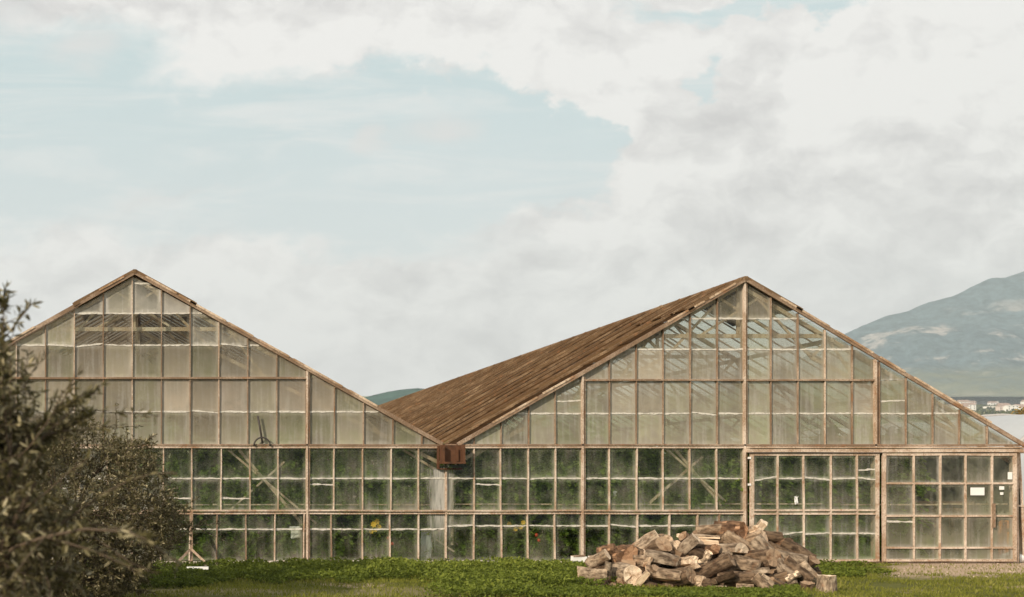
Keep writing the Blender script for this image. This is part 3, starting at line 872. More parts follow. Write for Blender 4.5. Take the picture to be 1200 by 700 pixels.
# outside prop with two feet at the left front
pr = thing('timber_prop', (X(224) + .02, -1.0, 0), 'upright timber prop with two splayed feet beside the bushy olive tree', 'prop')
xb = CAM.x + (224 - VX) * 25.0 / FPX
mb = MB(); mb.beam((xb, -1.0, 0.0), (X(224.5), -.12, Z(600)), .055, .05, up=(0, -1, 0), seg=3, wob=.004); mb.build('upright', M['brown'], pr)
for dx in (-.40, .40):
    mb = MB(); mb.beam((xb + dx, -1.35, 0.0), (xb + dx * .06, -.84, .34), .05, .04, up=(0, -1, 0)); mb.build('foot', M['brown'], pr)

# valley gutter with its rain hopper
gut = thing('valley_gutter', (X(526), 0, Z(523)), 'rusty valley gutter with a boxy rainwater hopper between the two roofs', 'gutter')
mb = MB()
for a, b, c, d_ in ((516, 518, 526, 519), (534, 536, 526, 519), (516, 536, 527, 526)):
    mb.box(X(a), X(b), -.12, YB, Z(c), Z(d_))
mb.build('trough', M['rust'], gut)
mb = MB()
x0, x1, yf, yk = X(514), X(539.5), -.42, -.11
mb.box(x0, x0 + .035, yf, yk, Z(544), Z(522)); mb.box(x1 - .035, x1, yf, yk, Z(544), Z(522))
mb.box(x0 + .037, x1 - .037, yf + .14, yf + .16, Z(541.5), Z(528)); mb.box(x0 - .01, x1 + .01, yf - .01, yk, Z(544), Z(541.8))
mb.box(X(531), X(533), yf + .10, yf + .138, Z(541), Z(524))
mb.box(x0 + .037, x1 - .037, yk - .03, yk, Z(541.5), Z(522))
mb.build('hopper', M['rust'], gut)
mb = MB(); mb.box(X(511.5), X(513.6), -.11, -.02, Z(550), Z(523)); mb.box(X(513.8), X(540), -.13, -.05, Z(550.5), Z(549)); mb.build('bracket', M['rust'], gut)

# ------------------------------------------------------------------ crops inside
def crop_points(n, h, spread, seed):
    r = np.random.default_rng(seed)
    P, D, L, W, T = [], [], [], [], []
    for k in range(n):
        z = h * (0.05 + 0.95 * r.random() ** 0.85); a = r.random() * 2 * PI
        ln = spread * (0.55 + 0.6 * r.random()) * (1.0 if z < h * .85 else .6)
        tone = 0.15 + 0.5 * r.random() + 0.25 * (z / h)
        for q in range(7):
            u = 0.3 + 0.7 * q / 6
            px = ln * u * math.cos(a); py = ln * u * math.sin(a) * .7; pz = z + 0.08 * u - 0.22 * u * u
            s = 1 if q % 2 else -1
            b = a + s * 0.9 if q < 6 else a
            P.append((px + .03 * math.cos(b), py + .03 * math.sin(b), pz)); D.append((math.cos(b), math.sin(b) * .8, -0.45 + 0.3 * r.random()))
            L.append(0.10 + 0.07 * r.random()); W.append(0.055 + 0.035 * r.random()); T.append(tone + 0.12 * r.normal())
    return P, D, L, W, T
protos = []
LEAFY = 'tall leafy green vine growing on a string close behind the lower panes'
for v in range(4):
    h = 2.5 + 0.12 * v
    g = thing('vine_plant', (0, 0, 0), LEAFY, 'plant', 'green vines growing inside the glasshouses')
    P, D, L, W, T = crop_points(120, h, 0.36, 50 + v)
    leaves('foliage', P, D, L, W, T, M['crop'], g)
    mb = MB(); mb.tube([(0, 0, 0), (.03, .01, .8), (-.02, .02, 1.6), (.01, 0, h)], [.012, .011, .009, .005], 5); mb.build('stem', M['crop'], g, smooth=True)
    protos.append(g)
k = 0; px = -190
used = [False] * 4
while px < 1085:
    v = k % 4
    if not used[v]: o = protos[v]; used[v] = True
    else: o = copy_tree(protos[v])
    o.location = (X(px), 0.55 + random.uniform(-.10, .2), 0); o.rotation_euler.z = random.uniform(0, 6.28); s = random.uniform(.93, 1.08); o.scale = (1.1, 1.1, s * (.82 if 478 < px < 565 else 1))
    k += 1; px += random.uniform(16, 24)
# rows further in: one mass of foliage
n = 42000
rows_y = np.array([1.25, 2.5, 3.9, 5.4])
ry = rows_y[rng.integers(0, 4, n)] + rng.normal(0, .16, n)
rx = rng.uniform(X(-200), X(1196), n); rx = np.where((rx > X(1095)) & (ry < 3.4), X(1000) - rng.random(n) * 3, rx); rz = 2.75 * rng.random(n) ** 0.8
sw = rng.random(n) < .12   # a row along the right side wall
rx = np.where(sw, 10.6 + rng.normal(0, .18, n), rx); ry = np.where(sw, rng.uniform(2.6, 24, n), ry); rz = np.where(sw, rz * .85, rz)
P = np.stack([rx, ry, rz], 1); D = rng.normal(size=(n, 3)); D[:, 2] -= 0.4
tag(leaves('crop_rows', P, D, rng.uniform(.13, .22, n), rng.uniform(.07, .12, n), 0.15 + 0.5 * rng.random(n), M['crop']),
    'dense green rows of vines further inside behind the front plants', 'crop', kind='stuff')
bn = thing('potting_bench', (X(1140), 1.5, 0), 'rough potting bench standing inside behind the right sliding door', 'bench')
mb = MB(); mb.box(X(1098), X(1186), 1.2, 1.9, 1.28, 1.36); mb.build('top', M['brown'], bn)
mb = MB(); mb.box(X(1100), X(1184), 1.24, 1.28, .98, 1.20); mb.build('apron', M['brown'], bn)
for px in (1102, 1141, 1180):
    for yy in (1.3, 1.8):
        mb = MB(); mb.box(X(px) - .04, X(px) + .04, yy - .04, yy + .04, 0, 1.277); mb.build('leg', M['brown'], bn)
# low flowering plants and fruit near the glass
def low_plant(px, yy, h, dots, mat, name, label, seed):
    g = thing(name, (X(px), yy, 0), label, 'plant')
    r = np.random.default_rng(seed)
    n = 70
    P = np.stack([X(px) + r.normal(0, .15, n), yy + r.normal(0, .10, n), h * r.random(n)], 1); D = r.normal(size=(n, 3)); D[:, 2] += .8
    leaves('foliage', P, D, r.uniform(.12, .22, n), r.uniform(.025, .05, n), .4 + .6 * r.random(n), M['crop'], g)
    for (dx, dz, rad) in dots:
        mb = MB(); c = Vector((X(px) + dx, yy - .12 - .1 * r.random(), dz))
        if mat == 'yellow':
            for q in range(7):
                a = 2 * PI * q / 7; e = c + Vector((math.cos(a), -.25, math.sin(a))) * rad * 1.6
                s = Vector((-math.sin(a), 0, math.cos(a))) * rad * .5
                mb.quad(c, c.lerp(e, .6) + s, e, c.lerp(e, .6) - s)
            mb.build('flower', M['yellow'], g)
        else:
            mb.tube([c + Vector((0, 0, rad * math.cos(PI * t / 6))) for t in range(7)], [max(.002, rad * math.sin(PI * t / 6)) for t in range(7)], 8)
            mb.build('fruit', M['red'], g, smooth=True)
low_plant(441, .33, 1.0, [(-.04, .86, .05), (.05, .92, .045), (.0, .75, .05), (.09, .8, .04), (-.09, .7, .04)], 'yellow', 'flowering_plant', 'yellow flowering plant low behind a bottom pane of the left glasshouse', 3)
low_plant(607, .33, 1.0, [(-.14, .86, .04), (.1, .80, .04), (.0, .75, .035), (.16, .9, .04)], 'yellow', 'flowering_plant', 'yellow flowering plant low behind a bottom pane right of the gutter', 4)
low_plant(632, .36, .8, [(-.02, .62, .045), (.05, .5, .04)], 'red', 'fruiting_plant', 'plant with red fruit low behind a bottom pane left of the log pile', 5)
low_plant(459, .36, .8, [(-.02, .55, .05), (.06, .42, .04)], 'red', 'fruiting_plant', 'plant with red fruit beside the yellow flowers in the left glasshouse', 6)

# ------------------------------------------------------------------ small things on and by the front
def flat_sign(px0, px1, py0, py1, y, label, name='blank_sign', th=.012, mat='white'):
    mb = MB(); x0, x1 = X(px0), X(px1)
    mb.box(x0, x1, y, y + th, Z(py1), Z(py0))
    for a, b in ((px0 + 1, py0 + 1), (px1 - 1, py0 + 1)):
        mb.box(X(a) - .006, X(a) + .006, y - .004, y - .0005, Z(b) - .006, Z(b) + .006)
    o = mb.build(name, M[mat], origin=(x0, y, Z(py1)))
    return tag(o, label, 'sign')
flat_sign(1131, 1147, 571.5, 580.5, -.178, 'large blank white sign fixed to the right sliding door')
flat_sign(1164.5, 1170, 570, 574, -.178, 'small blank white notice in the second row of the door, upper of two')
flat_sign(1165.5, 1169, 577, 580, -.178, 'tiny blank white notice below the other small notice on the door')
flat_sign(1174.5, 1179.5, 553.5, 562, -.178, 'pale narrow notice in the top right corner of the right door')
flat_sign(1186.5, 1193, 556.5, 561.5, .12, 'small blank white card on the frame right of the doors')

# white plank on the rubble, white boards beside the log pile, rag, shard, modelled sun glint
mb = MB(); xa = CAM.x + (219 - VX) * 23.3 / FPX; mb.beam((xa, -2.7, .08), (xa + .43, -2.74, .085), .14, .05, up=(0, 0, 1), seg=2); tag(mb.build('white_block', M['white'], origin=(xa + .2, -2.72, 0)), 'white painted block lying on the rubble before the timber prop', 'block')
for a, b, lab in ((662, 679, 'white board lying against the footing, left of two by the log pile'), (682, 700, 'white board lying against the footing, nearest the log pile')):
    mb = MB(); mb.beam((X(a), -.42, .10), (X(b), -.40, .09), .10, .16, up=(0, 0, 1), seg=3, wob=.006); mb.beam((X(a + 1), -.40, .175), (X(b - 2), -.38, .19), .15, .03, up=(0, 0, 1), mi=1)
    tag(mb.build('white_board', [M['white'], M['brown']], origin=(X(a), -.42, 0)), lab, 'board')
def rag(px0, px1, py0, py1, y, label, seed, mat='white', name='scrap_or_glint'):
    mb = MB(); n = 7
    for j in range(n + 1):
        for i in range(n + 1):
            u, v = i / n, j / n
            k = mn.noise((u * 3 + seed, v * 3, seed)); e = 1 - .35 * abs(mn.noise((seed, v * 5, 2.0))) * (1 - v)
            mb.v.append((X(px0 + (px1 - px0) * (0.5 + (u - .5) * e) + 2 * k), y - .05 * mn.noise((u * 5, v * 4, seed)) , Z(py1 + (py0 - py1) * v) + .03 * k))
    for j in range(n):
        for i in range(n):
            p = j * (n + 1) + i; mb.f.append((p, p + 1, p + n + 2, p + n + 1)); mb.mi.append(0)
    o = mb.build(name, M[mat], origin=(X(px0), y, Z(py1)), smooth=True)
    md = o.modifiers.new('thick', 'SOLIDIFY'); md.thickness = .006
    return tag(o, label, 'scrap')
rag(341, 354, 617, 631, .14, 'crumpled white plastic scrap caught behind a low pane near the thick post', 1.3)
rag(925.5, 930, 582, 591, -.178, 'little white patch on the left sliding door', 4.1)  # small white patch on the front of the door
rag(720.5, 724, 576, 582, .10, 'little white patch modelled as a sun glint behind a pane above the log pile', 6.1)  # sparkle of sunlight modelled as a small white patch
rag(494, 507, 624, 655, .12, 'grey torn plastic hanging behind the low panes under the hopper', 8.7, 'film')

# hoop tool hanging inside the left house
mb = MB(); pts = [(X(301.5), -.10, Z(488)), (X(304), -.10, Z(500)), (X(307), -.115, Z(520))]
mb.tube(pts, .022, 6)
pts = [(X(306.5) + (9.5 / S) * -math.cos(a), -.115, Z(523) + (10 / S) * math.sin(a)) for a in np.linspace(0, PI, 12)]
mb.tube(pts, .018, 6)
tag(mb.build('hoop_tool', M['iron'], origin=(X(304), -.10, Z(520)), smooth=True), 'dark long handled hoop hanging on the dusty panes above the cross braces', 'tool')

# clutter at the far right beside the doors
th = thing('plastic_drum', (X(1199), .45, 0), 'orange plastic drum standing beside the doors at the right edge', 'drum')
mb = MB(); zz = [0, .04, .3, .33, .36, .62, .65, .68, .9, .94]; rr = [.24, .27, .27, .285, .27, .27, .285, .27, .26, .22]
mb.tube([(X(1199) + .1, .45, z) for z in zz], rr, 20); mb.build('barrel', M['orange'], th, smooth=True)
mb = MB(); mb.tube([(X(1199) + .2, .38, .94), (X(1199) + .2, .38, .985)], .04, 10); mb.build('cap', M['iron'], th)
def lump(name, label, c, r3, mat, cat, seed):
    mb = MB(); n, m = 14, 9
    for j in range(m + 1):
        for i in range(n):
            t, p = PI * j / m, 2 * PI * i / n
            d = Vector((math.sin(t) * math.cos(p), math.sin(t) * math.sin(p), math.cos(t)))
            k = 1 + .28 * mn.fractal(tuple(d * 1.6 + Vector((seed, seed, 0))), 1, 2, 3)
            mb.v.append((c[0] + d.x * r3[0] * k, c[1] + d.y * r3[1] * k, max(0.002, c[2] + d.z * r3[2] * k)))
    for j in range(m):
        for i in range(n):
            a, b = j * n + i, j * n + (i + 1) % n; mb.f.append((a, a + n, b + n, b)); mb.mi.append(0)
    return tag(mb.build(name, M[mat], origin=(c[0], c[1], 0), smooth=True), label, cat)
lump('white_sack', 'white sack slumped on the ground at the right edge under the drum', (X(1199), .25, .10), (.28, .2, .16), 'white', 'sack', 2.0)
mb = MB(); mb.beam((X(1188), .05, Z(530)), (X(1206), .05, Z(530)), .05, .06, up=(0, -1, 0)); mb.beam((X(1196), .08, Z(530)), (X(1203), .08, Z(655)), .06, .06, up=(0, -1, 0), seg=4, wob=.01)
mb.beam((X(1188), .05, Z(592)), (X(1206), .05, Z(594)), .04, .05, up=(0, -1, 0)); mb.build('annex_frame', M['pale'], right)
o = rag(1189, 1204, 565, 592, .35, 'drab green tarpaulin hung behind the frame right of the doors', 3.3, 'tarp', 'tarpaulin'); o['category'] = 'tarpaulin'
mb = MB(); mb.uv = []
pane_mesh(mb, [(1189, 657), (1210, 657), (1210, 594), (1189, 594)], False, y0=.10); o = mb.build('glass_pane', [M['glass'], M['lap'], M['back']], right); o.color = (.4, .4, .4, 1)

# rubble strip along the left footing
n = 2200
mbv = MB()
for k in range(n):
    px = random.uniform(150, 300) if random.random() < .65 else random.uniform(300, 640)
    yy = -random.uniform(.2, 1.0) ** .7 * 2.2 if px < 300 else -random.uniform(.15, .4)
    c = Vector((X(px), yy, gz(X(px), yy) + .01 + (0.05 * random.random() if px < 300 else 0))); r = random.uniform(.015, .055)
    i = len(mbv.v); ax = [Vector(v) for v in ((1, 0, 0), (-1, 0, 0), (0, 1, 0), (0, -1, 0), (0, 0, .7), (0, 0, -.7))]
    for a in ax: mbv.v.append(tuple(c + a * r * random.uniform(.6, 1.25) + Vector((random.uniform(-.3, .3), random.uniform(-.3, .3), 0)) * r))
    for f in ((0, 2, 4), (2, 1, 4), (1, 3, 4), (3, 0, 4), (2, 0, 5), (1, 2, 5), (3, 1, 5), (0, 3, 5)): mbv.f.append(tuple(i + q for q in f)); mbv.mi.append(0)
tag(mbv.build('rubble', M['stonebit']), 'strip of pale rubble along the foot of the left glasshouse', 'rubble', kind='stuff')

# ------------------------------------------------------------------ log pile
def log_mesh(L, r, kind, seed, taper=.85, rough=.17, bend=0.0):
    rr = random.Random(seed); mb = MB(); sm = []
    N = 18; K = 7
    sect = []
    if kind in ('round', 'rot', 'stump'):
        a = np.linspace(0, 2 * PI, N, endpoint=False); sect = [(math.cos(t), math.sin(t), 0) for t in a]
    elif kind == 'half':
        a = np.linspace(0, PI, 11); sect = [(math.cos(t), math.sin(t) * 1.1 - .4, 0) for t in a] + [(x, -.4 + rr.uniform(-.05, .05), 1) for x in (-.6, -.2, .2, .6)]
    elif kind == 'wedge':
        w = rr.uniform(.9, 1.25)
        a = np.linspace(PI / 2 - w, PI / 2 + w, 9); sect = [(math.cos(t) * 1.1, math.sin(t) * 1.25 - .55, 0) for t in a]
        e, s = sect[-1], sect[0]; apex = (rr.uniform(-.2, .2), -.85)
        sect += [(e[0] + (apex[0] - e[0]) * k, e[1] + (apex[1] - e[1]) * k, 1) for k in (.3, .65)] + [(apex[0], apex[1], 1)] + [(apex[0] + (s[0] - apex[0]) * k, apex[1] + (s[1] - apex[1]) * k, 1) for k in (.35, .7)]
    else:  # slab
        sect = [(x, y, m) for x, y, m in ((1.3, .0, 0), (1.2, .28, 0), (.6, .42, 0), (0, .46, 0), (-.6, .42, 0), (-1.2, .28, 0), (-1.3, 0, 0), (-1.25, -.28, 1), (-.5, -.32, 1), (.5, -.3, 1), (1.25, -.28, 1))]
    n = len(sect)
    ph = rr.uniform(0, 9)
    obl0, obl1 = rr.uniform(-.35, .35), rr.uniform(-.35, .35)
    if kind == 'stump': obl0 = obl1 = .04
    def ring(k):
        t = k / (K - 1); z = (t - .5) * L; s = r * (1 + (taper - 1) * t)
        out = []
        for (x, y, m) in sect:
            q = 1 + (rough * 1.7 if kind in ('rot', 'slab') else rough * .95) * mn.fractal((x * 1.3 + ph, y * 1.3, z / r * .55 + ph), 1, 2, 4)
            zz = z + (obl0 * x * s if k == 0 else obl1 * x * s if k == K - 1 else 0)
            if k in (0, K - 1): zz += rr.uniform(-.06, .06) * r
            out.append((x * s * q + bend * r * math.sin(PI * t), y * s * q, zz))
        return out
    rings = [ring(k) for k in range(K)]
    for k in range(K - 1):
        for j in range(n):
            jn = (j + 1) % n
            m = 1 if (sect[j][2] or sect[jn][2]) else 0
            if kind == 'rot' and rr.random() < .3: m = 1
            i = len(mb.v); mb.v += [rings[k][j], rings[k][jn], rings[k + 1][jn], rings[k + 1][j]]
            mb.f.append((i, i + 1, i + 2, i + 3)); mb.mi.append(m)
    for k, flip in ((0, True), (K - 1, False)):
        i = len(mb.v); mb.v += rings[k]
        cz = np.mean([p[2] for p in rings[k]]); cx = np.mean([p[0] for p in rings[k]]); cy = np.mean([p[1] for p in rings[k]])
        mid = [((p[0] + cx) / 2 + rr.uniform(-.04, .04) * r, (p[1] + cy) / 2, (p[2] + cz) / 2 + rr.uniform(-.07, .07) * r - (0.25 * r * (-1 if flip else 1) if kind == 'rot' else 0)) for p in rings[k]]
        mb.v += mid; mb.v.append((cx, cy, cz - (0.45 * r * (-1 if flip else 1) if kind == 'rot' else 0)))
        for j in range(n):
            jn = (j + 1) % n
            q = (i + j, i + jn, i + n + jn, i + n + j); tt = (i + n + j, i + n + jn, i + 2 * n)
            mb.f.append(q[::-1] if flip else q); mb.mi.append(2)
            mb.f.append(tt[::-1] if flip else tt); mb.mi.append(2)
    return mb
def weld(o, only_bark=True):
    import bmesh
    bm = bmesh.new(); bm.from_mesh(o.data)
    bmesh.ops.remove_doubles(bm, verts=bm.verts, dist=1e-5)
    bmesh.ops.recalc_face_normals(bm, faces=bm.faces)
    for f in bm.faces: f.smooth = f.material_index == 0
    for e in bm.edges:
        if len(e.link_faces) == 2 and (e.link_faces[0].material_index != e.link_faces[1].material_index or e.calc_face_angle(0) > R(48)): e.smooth = False
    bm.to_mesh(o.data); bm.free()
TONE = {'pale': (1.45, 1.36, 1.24), 'tan': (1.12, 1.0, .87), 'grey': (1.05, 1.0, .93), 'brown': (.60, .50, .41), 'dark': (.36, .29, .23), 'red': (.66, .47, .35), 'white': (1.35, 1.3, 1.22)}
YF, SL = -6.45, 0.74
def pile_pt(px, py, deep=0.0):
    d = (SL * (-26.0 - YF) * -1 + CAM.z) / (SL + (py - HY) / FPX)
    d += deep
    return at(px, py, d), d
SD = [0]
def put_log(px, py, lpx, tpx, ang, tilt, kind, tone, label, roll=None, group=None, deep=0.0, extra=None, taper=.88, name='log', ground=False):
    SD[0] += 1
    c, d = pile_pt(px, py, deep)
    if ground:
        d = FPX * CAM.z / (py - HY); c = at(px, py, d)
    u = FPX / d
    L, r = lpx * 1.06 / u, tpx * 1.12 / u / 2
    if abs(tilt) > 55: L = max(L, 2.0 * r)
    mb = log_mesh(L, r, kind, SD[0], taper=taper, bend=(extra if extra is not None else random.Random(SD[0]).uniform(-.22, .22)))
    o = mb.build(name, LOGM, local=True); weld(o)
    a, t = R(ang), R(tilt * 1.35 if 0 < tilt < 48 else tilt)
    ax = Vector((math.cos(a) * math.cos(t), -math.sin(t), math.sin(a) * math.cos(t)))
    q = ax.to_track_quat('Z', 'Y')
    rnd = random.Random(SD[0] * 7)
    if roll is None: roll = rnd.uniform(0, 360)
    o.rotation_mode = 'QUATERNION'
    # 'roll' turns the log about its own axis; 0 = bark side / split face as built
    o.rotation_quaternion = q @ Matrix.Rotation(R(roll), 3, 'Z').to_quaternion()
    if abs(tilt) > 55: c = c + Vector((0, L * .35, 0))
    o.location = c
    k = rnd.uniform(.88, 1.12); tc = [q * (.95 if tone in ('pale', 'white') else .86) for q in TONE[tone]]
    o.color = (tc[0] * k, tc[1] * k, tc[2] * k, 1)
    if ground:
        bpy.context.view_layer.update()
        lo = min((o.matrix_basis @ v.co).z for v in o.data.vertices)
        o.location.z += gz(o.location.x, o.location.y) - .03 - lo
    return tag(o, label, 'log', group or 'logs heaped in the wood pile')
LOGS = [
 # px, py, length, thickness, image angle, tilt to camera, kind, tone, label
 (694, 672, 30, 15, -4, 15, 'wedge', 'pale', 'pale pinkish split block at the far left foot of the pile', 90),
 (702, 655, 24, 13, 42, 35, 'round', 'pale', 'pale short log leaning up to the right at the left end of the pile', 0),
 (712, 646, 18, 14, 20, 30, 'rot', 'red', 'crumbling reddish chunk topping the left end of the pile', 0),
 (712, 671, 22, 12, 84, 5, 'half', 'grey', 'grey split log standing upright beside the large round pale end', 180),
 (725, 656, 26, 21, 8, 62, 'rot', 'red', 'rotten hollow log end, orange brown, above the large round pale end', 0),
 (738, 647, 20, 15, 0, 80, 'round', 'red', 'small rusty orange log end facing out near the left top', 0),
 (737, 673, 26, 24, 0, 78, 'round', 'white', 'largest round pale cut end facing out at the lower left', 0),
 (752, 679, 22, 9, 60, 20, 'wedge', 'pale', 'thin forked pale sliver just right of the large round pale end', 0),
 (722, 686, 21, 9, 2, 10, 'slab', 'pale', 'flat white topped slab lying in the weeds at the lower left foot', 0),
 (757, 640, 34, 15, 38, 12, 'slab', 'white', 'bright white split slab leaning up on the left shoulder of the pile', 60),
 (768, 645, 24, 20, 50, 30, 'round', 'brown', 'dark brown bark log right under the bright white slab', 0),
 (777, 636, 20, 17, 10, 68, 'round', 'tan', 'tan rounded log end right of the bright white slab', 0),
 (789, 641, 18, 12, 25, 60, 'round', 'pale', 'small tan log end between the tan round end and the grey tilted wedge', 0),
 (774, 655, 36, 22, -12, 18, 'half', 'grey', 'broad grey half log with a smooth domed top in the left middle', 0),
 (751, 658, 18, 15, 0, 45, 'wedge', 'tan', 'squarish tan block between the rotten hollow end and the grey half log', 45),
 (803, 642, 34, 22, 52, 25, 'half', 'grey', 'grey tan wedge tilted up to the right in the left middle of the pile', 20),
 (802, 659, 22, 17, 18, 55, 'wedge', 'pale', 'pale faceted block end below the grey tilted wedge', 20),
 (777, 673, 36, 21, -8, 20, 'wedge', 'tan', 'thick brown split log under the broad grey half log', 30),
 (798, 676, 24, 20, 20, 40, 'round', 'brown', 'stubby brown bark log right of the thick split log near the foot', 0),
 (808, 667, 18, 11, 30, 30, 'half', 'tan', 'short tan half log wedged above the stubby brown log', 0),
 (818, 682, 18, 15, 0, 72, 'round', 'tan', 'round tan log end low in the middle of the front', 0),
 (818, 629, 38, 11, -2, 8, 'slab', 'pale', 'long flat pinkish slab lying along the top left of the crest', 0),
 (821, 637, 36, 15, -5, 15, 'half', 'tan', 'tan split log directly under the long flat pinkish slab', 200),
 (834, 621, 30, 12, 8, 10, 'round', 'tan', 'knobbly tan log on the crest left of the rotten round end', 0),
 (828, 646, 24, 15, 35, 40, 'wedge', 'red', 'reddish split wedge below the crest slab in the middle', 0),
 (826, 655, 20, 9, 70, 25, 'rot', 'pale', 'pale frayed root piece in the centre of the pile', 0),
 (834, 667, 46, 17, 30, 12, 'round', 'brown', 'long brown bark log slanting up to the right through the centre', 0),
 (855, 623, 30, 22, 4, 52, 'rot', 'red', 'rotten round log end with a red core on top of the crest', 0),
 (878, 623, 20, 15, 40, 45, 'wedge', 'pale', 'pale split block end right of the rotten round end', 0),
 (891, 618, 16, 14, 72, 30, 'wedge', 'white', 'white blocky log end topping the crest on the right', 0),
 (886, 632, 20, 15, 35, 50, 'round', 'tan', 'tan log end under the white blocky top end', 0),
 (901, 629, 26, 12, -2, 15, 'round', 'brown', 'brown round log lying level right of the white blocky top end', 0),
 (868, 640, 40, 15, -38, 20, 'round', 'tan', 'bark log slanting down to the right below the rotten round end', 0),
 (852, 645, 32, 22, 10, 35, 'half', 'grey', 'broad grey half log in the middle below the crest', 350),
 (846, 655, 24, 8, 45, 15, 'wedge', 'white', 'thin whitish stick slanting up left of the pale pointed log', 0),
 (893, 656, 26, 23, 20, 50, 'round', 'brown', 'fat brown bark log right of centre beside the forked trunk', 0),
 (866, 660, 40, 18, -12, 25, 'wedge', 'tan', 'pale pointed split log in the lower middle', 45),
 (906, 656, 58, 17, -56, 22, 'round', 'grey', None, 0),
 (922, 638, 18, 14, 0, 75, 'round', 'red', 'dark reddish round end near the right top of the pile', 0),
 (934, 646, 32, 14, -35, 15, 'round', 'brown', 'brown bark log sloping down at the upper right end', 0),
 (925, 654, 32, 14, -12, 18, 'round', 'grey', 'grey brown log lying near level at the right under the reddish end', 0),
 (935, 669, 34, 13, -48, 25, 'round', 'brown', 'brown log sloping down right of the forked trunk', 0),
 (949, 672, 28, 9, -52, 12, 'slab', 'pale', 'curved pale bark slab at the right end of the pile', 90),
 (945, 688, 20, 15, 88, 8, 'stump', 'brown', 'short brown log standing on end at the right foot against the pile', 0),
 (863, 678, 36, 15, 4, 25, 'round', 'brown', 'dark bark log lying level low in the middle', 0),
 (887, 671, 26, 11, 14, 15, 'half', 'grey', 'greyish curved half log left of the forked trunk foot', 0),
 (873, 686, 17, 10, 4, 20, 'round', 'white', 'small bright round log in the weeds at the middle foot', 0),
 (893, 690, 22, 11, -58, 25, 'round', 'tan', 'crooked forked limb lying in the weeds at the foot', 0),
 (929, 676, 15, 8, 40, 20, 'rot', 'white', 'pale broken chip just right of the forked trunk foot', 0),
 (919, 688, 26, 10, -30, 15, 'slab', 'brown', 'brown bark slab in the weeds under the forked trunk', 0),
 (903, 684, 24, 8, -35, 10, 'slab', 'pale', 'pale edged crescent of bark left of the forked trunk foot', 70),
 (842, 679, 34, 15, 32, 25, 'half', 'dark', 'dark half log slanting up low in the left middle', 180),
 (786, 688, 20, 7, 0, 10, 'slab', 'tan', 'thin tan offcut lying flat at the left middle foot', 0),
 (840, 690, 18, 9, 6, 20, 'wedge', 'pale', 'little pale offcut poking from the weeds under the dark half log', 0),
 (848, 632, 24, 12, 20, 20, 'round', 'brown', 'brown log tucked under the knobbly crest log', 0),
 (913, 645, 26, 14, -30, 30, 'half', 'brown', 'brown half log between the level round log and the forked trunk', 0),
 (815, 648, 22, 13, -20, 25, 'round', 'dark', 'dark round log right of the grey tilted wedge', 0),
 (763, 671, 16, 11, 60, 30, 'round', 'brown', 'short brown log between the forked sliver and the thick split log', 0),
]
for row in LOGS:
    px, py, l, t, a, ti, kd, tn, lab, roll = row
    low = py > 684
    o = put_log(px, py + (t * .35 if low else 0), l, t, a, ti, kd, tn, lab or 'longest log, a knotted trunk forking at its foot, sloping down on the right', roll=roll,
                ground=low and kd != 'stump')
    if lab is None:   # add the fork and the knot to the trunk's own mesh
        import bmesh
        me = o.data
        mb = MB()
        L = max(v.co.z for v in me.vertices); r = .12
        mb.tube([(0, 0, L * .45), (.08, .03, L * .8), (.17, .05, L * 1.12)], [.10, .085, .06], 12, mi=0)
        mb.tube([(0, 0, L * .5), (-.07, .02, L * .85), (-.12, -.02, L * 1.15)], [.10, .09, .075], 12, mi=0)
        mb.tube([(0.0, -.09, L * .55), (0.0, -.15, L * .56)], [.05, .035], 10, mi=2)
        t2 = bpy.data.meshes.new('t'); t2.from_pydata(mb.v, [], mb.f)
        bm = bmesh.new(); bm.from_mesh(me); k0 = len(bm.faces); bm.from_mesh(t2); bm.faces.ensure_lookup_table()
        for q, f in enumerate(list(bm.faces)[k0:]):
            f.material_index = 2 if len(f.verts) > 4 or mb.mi[q] == 2 else 0; f.smooth = len(f.verts) == 4
        bm.to_mesh(me); bm.free(); bpy.data.meshes.remove(t2)
# the standing block to the right of the pile
put_log(968.5, 684, 19, 19.5, 90, 0, 'stump', 'white', 'pale round log standing upright in the grass apart from the pile', roll=40, ground=False, deep=0, group='logs heaped in the wood pile')
o = [x for x in C.objects if x.get('label', '').startswith('pale round log standing')][0]
dd = FPX * CAM.z / (693.5 - HY); o.location = at(968.5, 693.5, dd); o.location.z = gz(o.location.x, o.location.y) + 0.5 * 19 * dd / FPX
# logs deep in the heap, seen only in the gaps
SIL = [(688, 668), (705, 648), (735, 642), (755, 634), (790, 630), (815, 622), (850, 614), (890, 614), (915, 626), (945, 640), (956, 668)]
def sil(px): return float(np.interp(px, [s[0] for s in SIL], [s[1] for s in SIL]))
rf = random.Random(11)
for k in range(120):
    px = rf.uniform(694, 952); top = sil(px) + 11
    if top > 684: continue
    py = rf.uniform(top, 688)
    put_log(px, py, rf.uniform(16, 34), rf.uniform(9, 17), rf.uniform(-40, 40), rf.uniform(-20, 50), rf.choice(['round', 'half', 'wedge', 'round']), rf.choice(['dark', 'brown', 'brown']),
            'brown log wedged deep between the outer logs of the heap', group='buried logs of the wood pile', deep=rf.uniform(.08, .7))

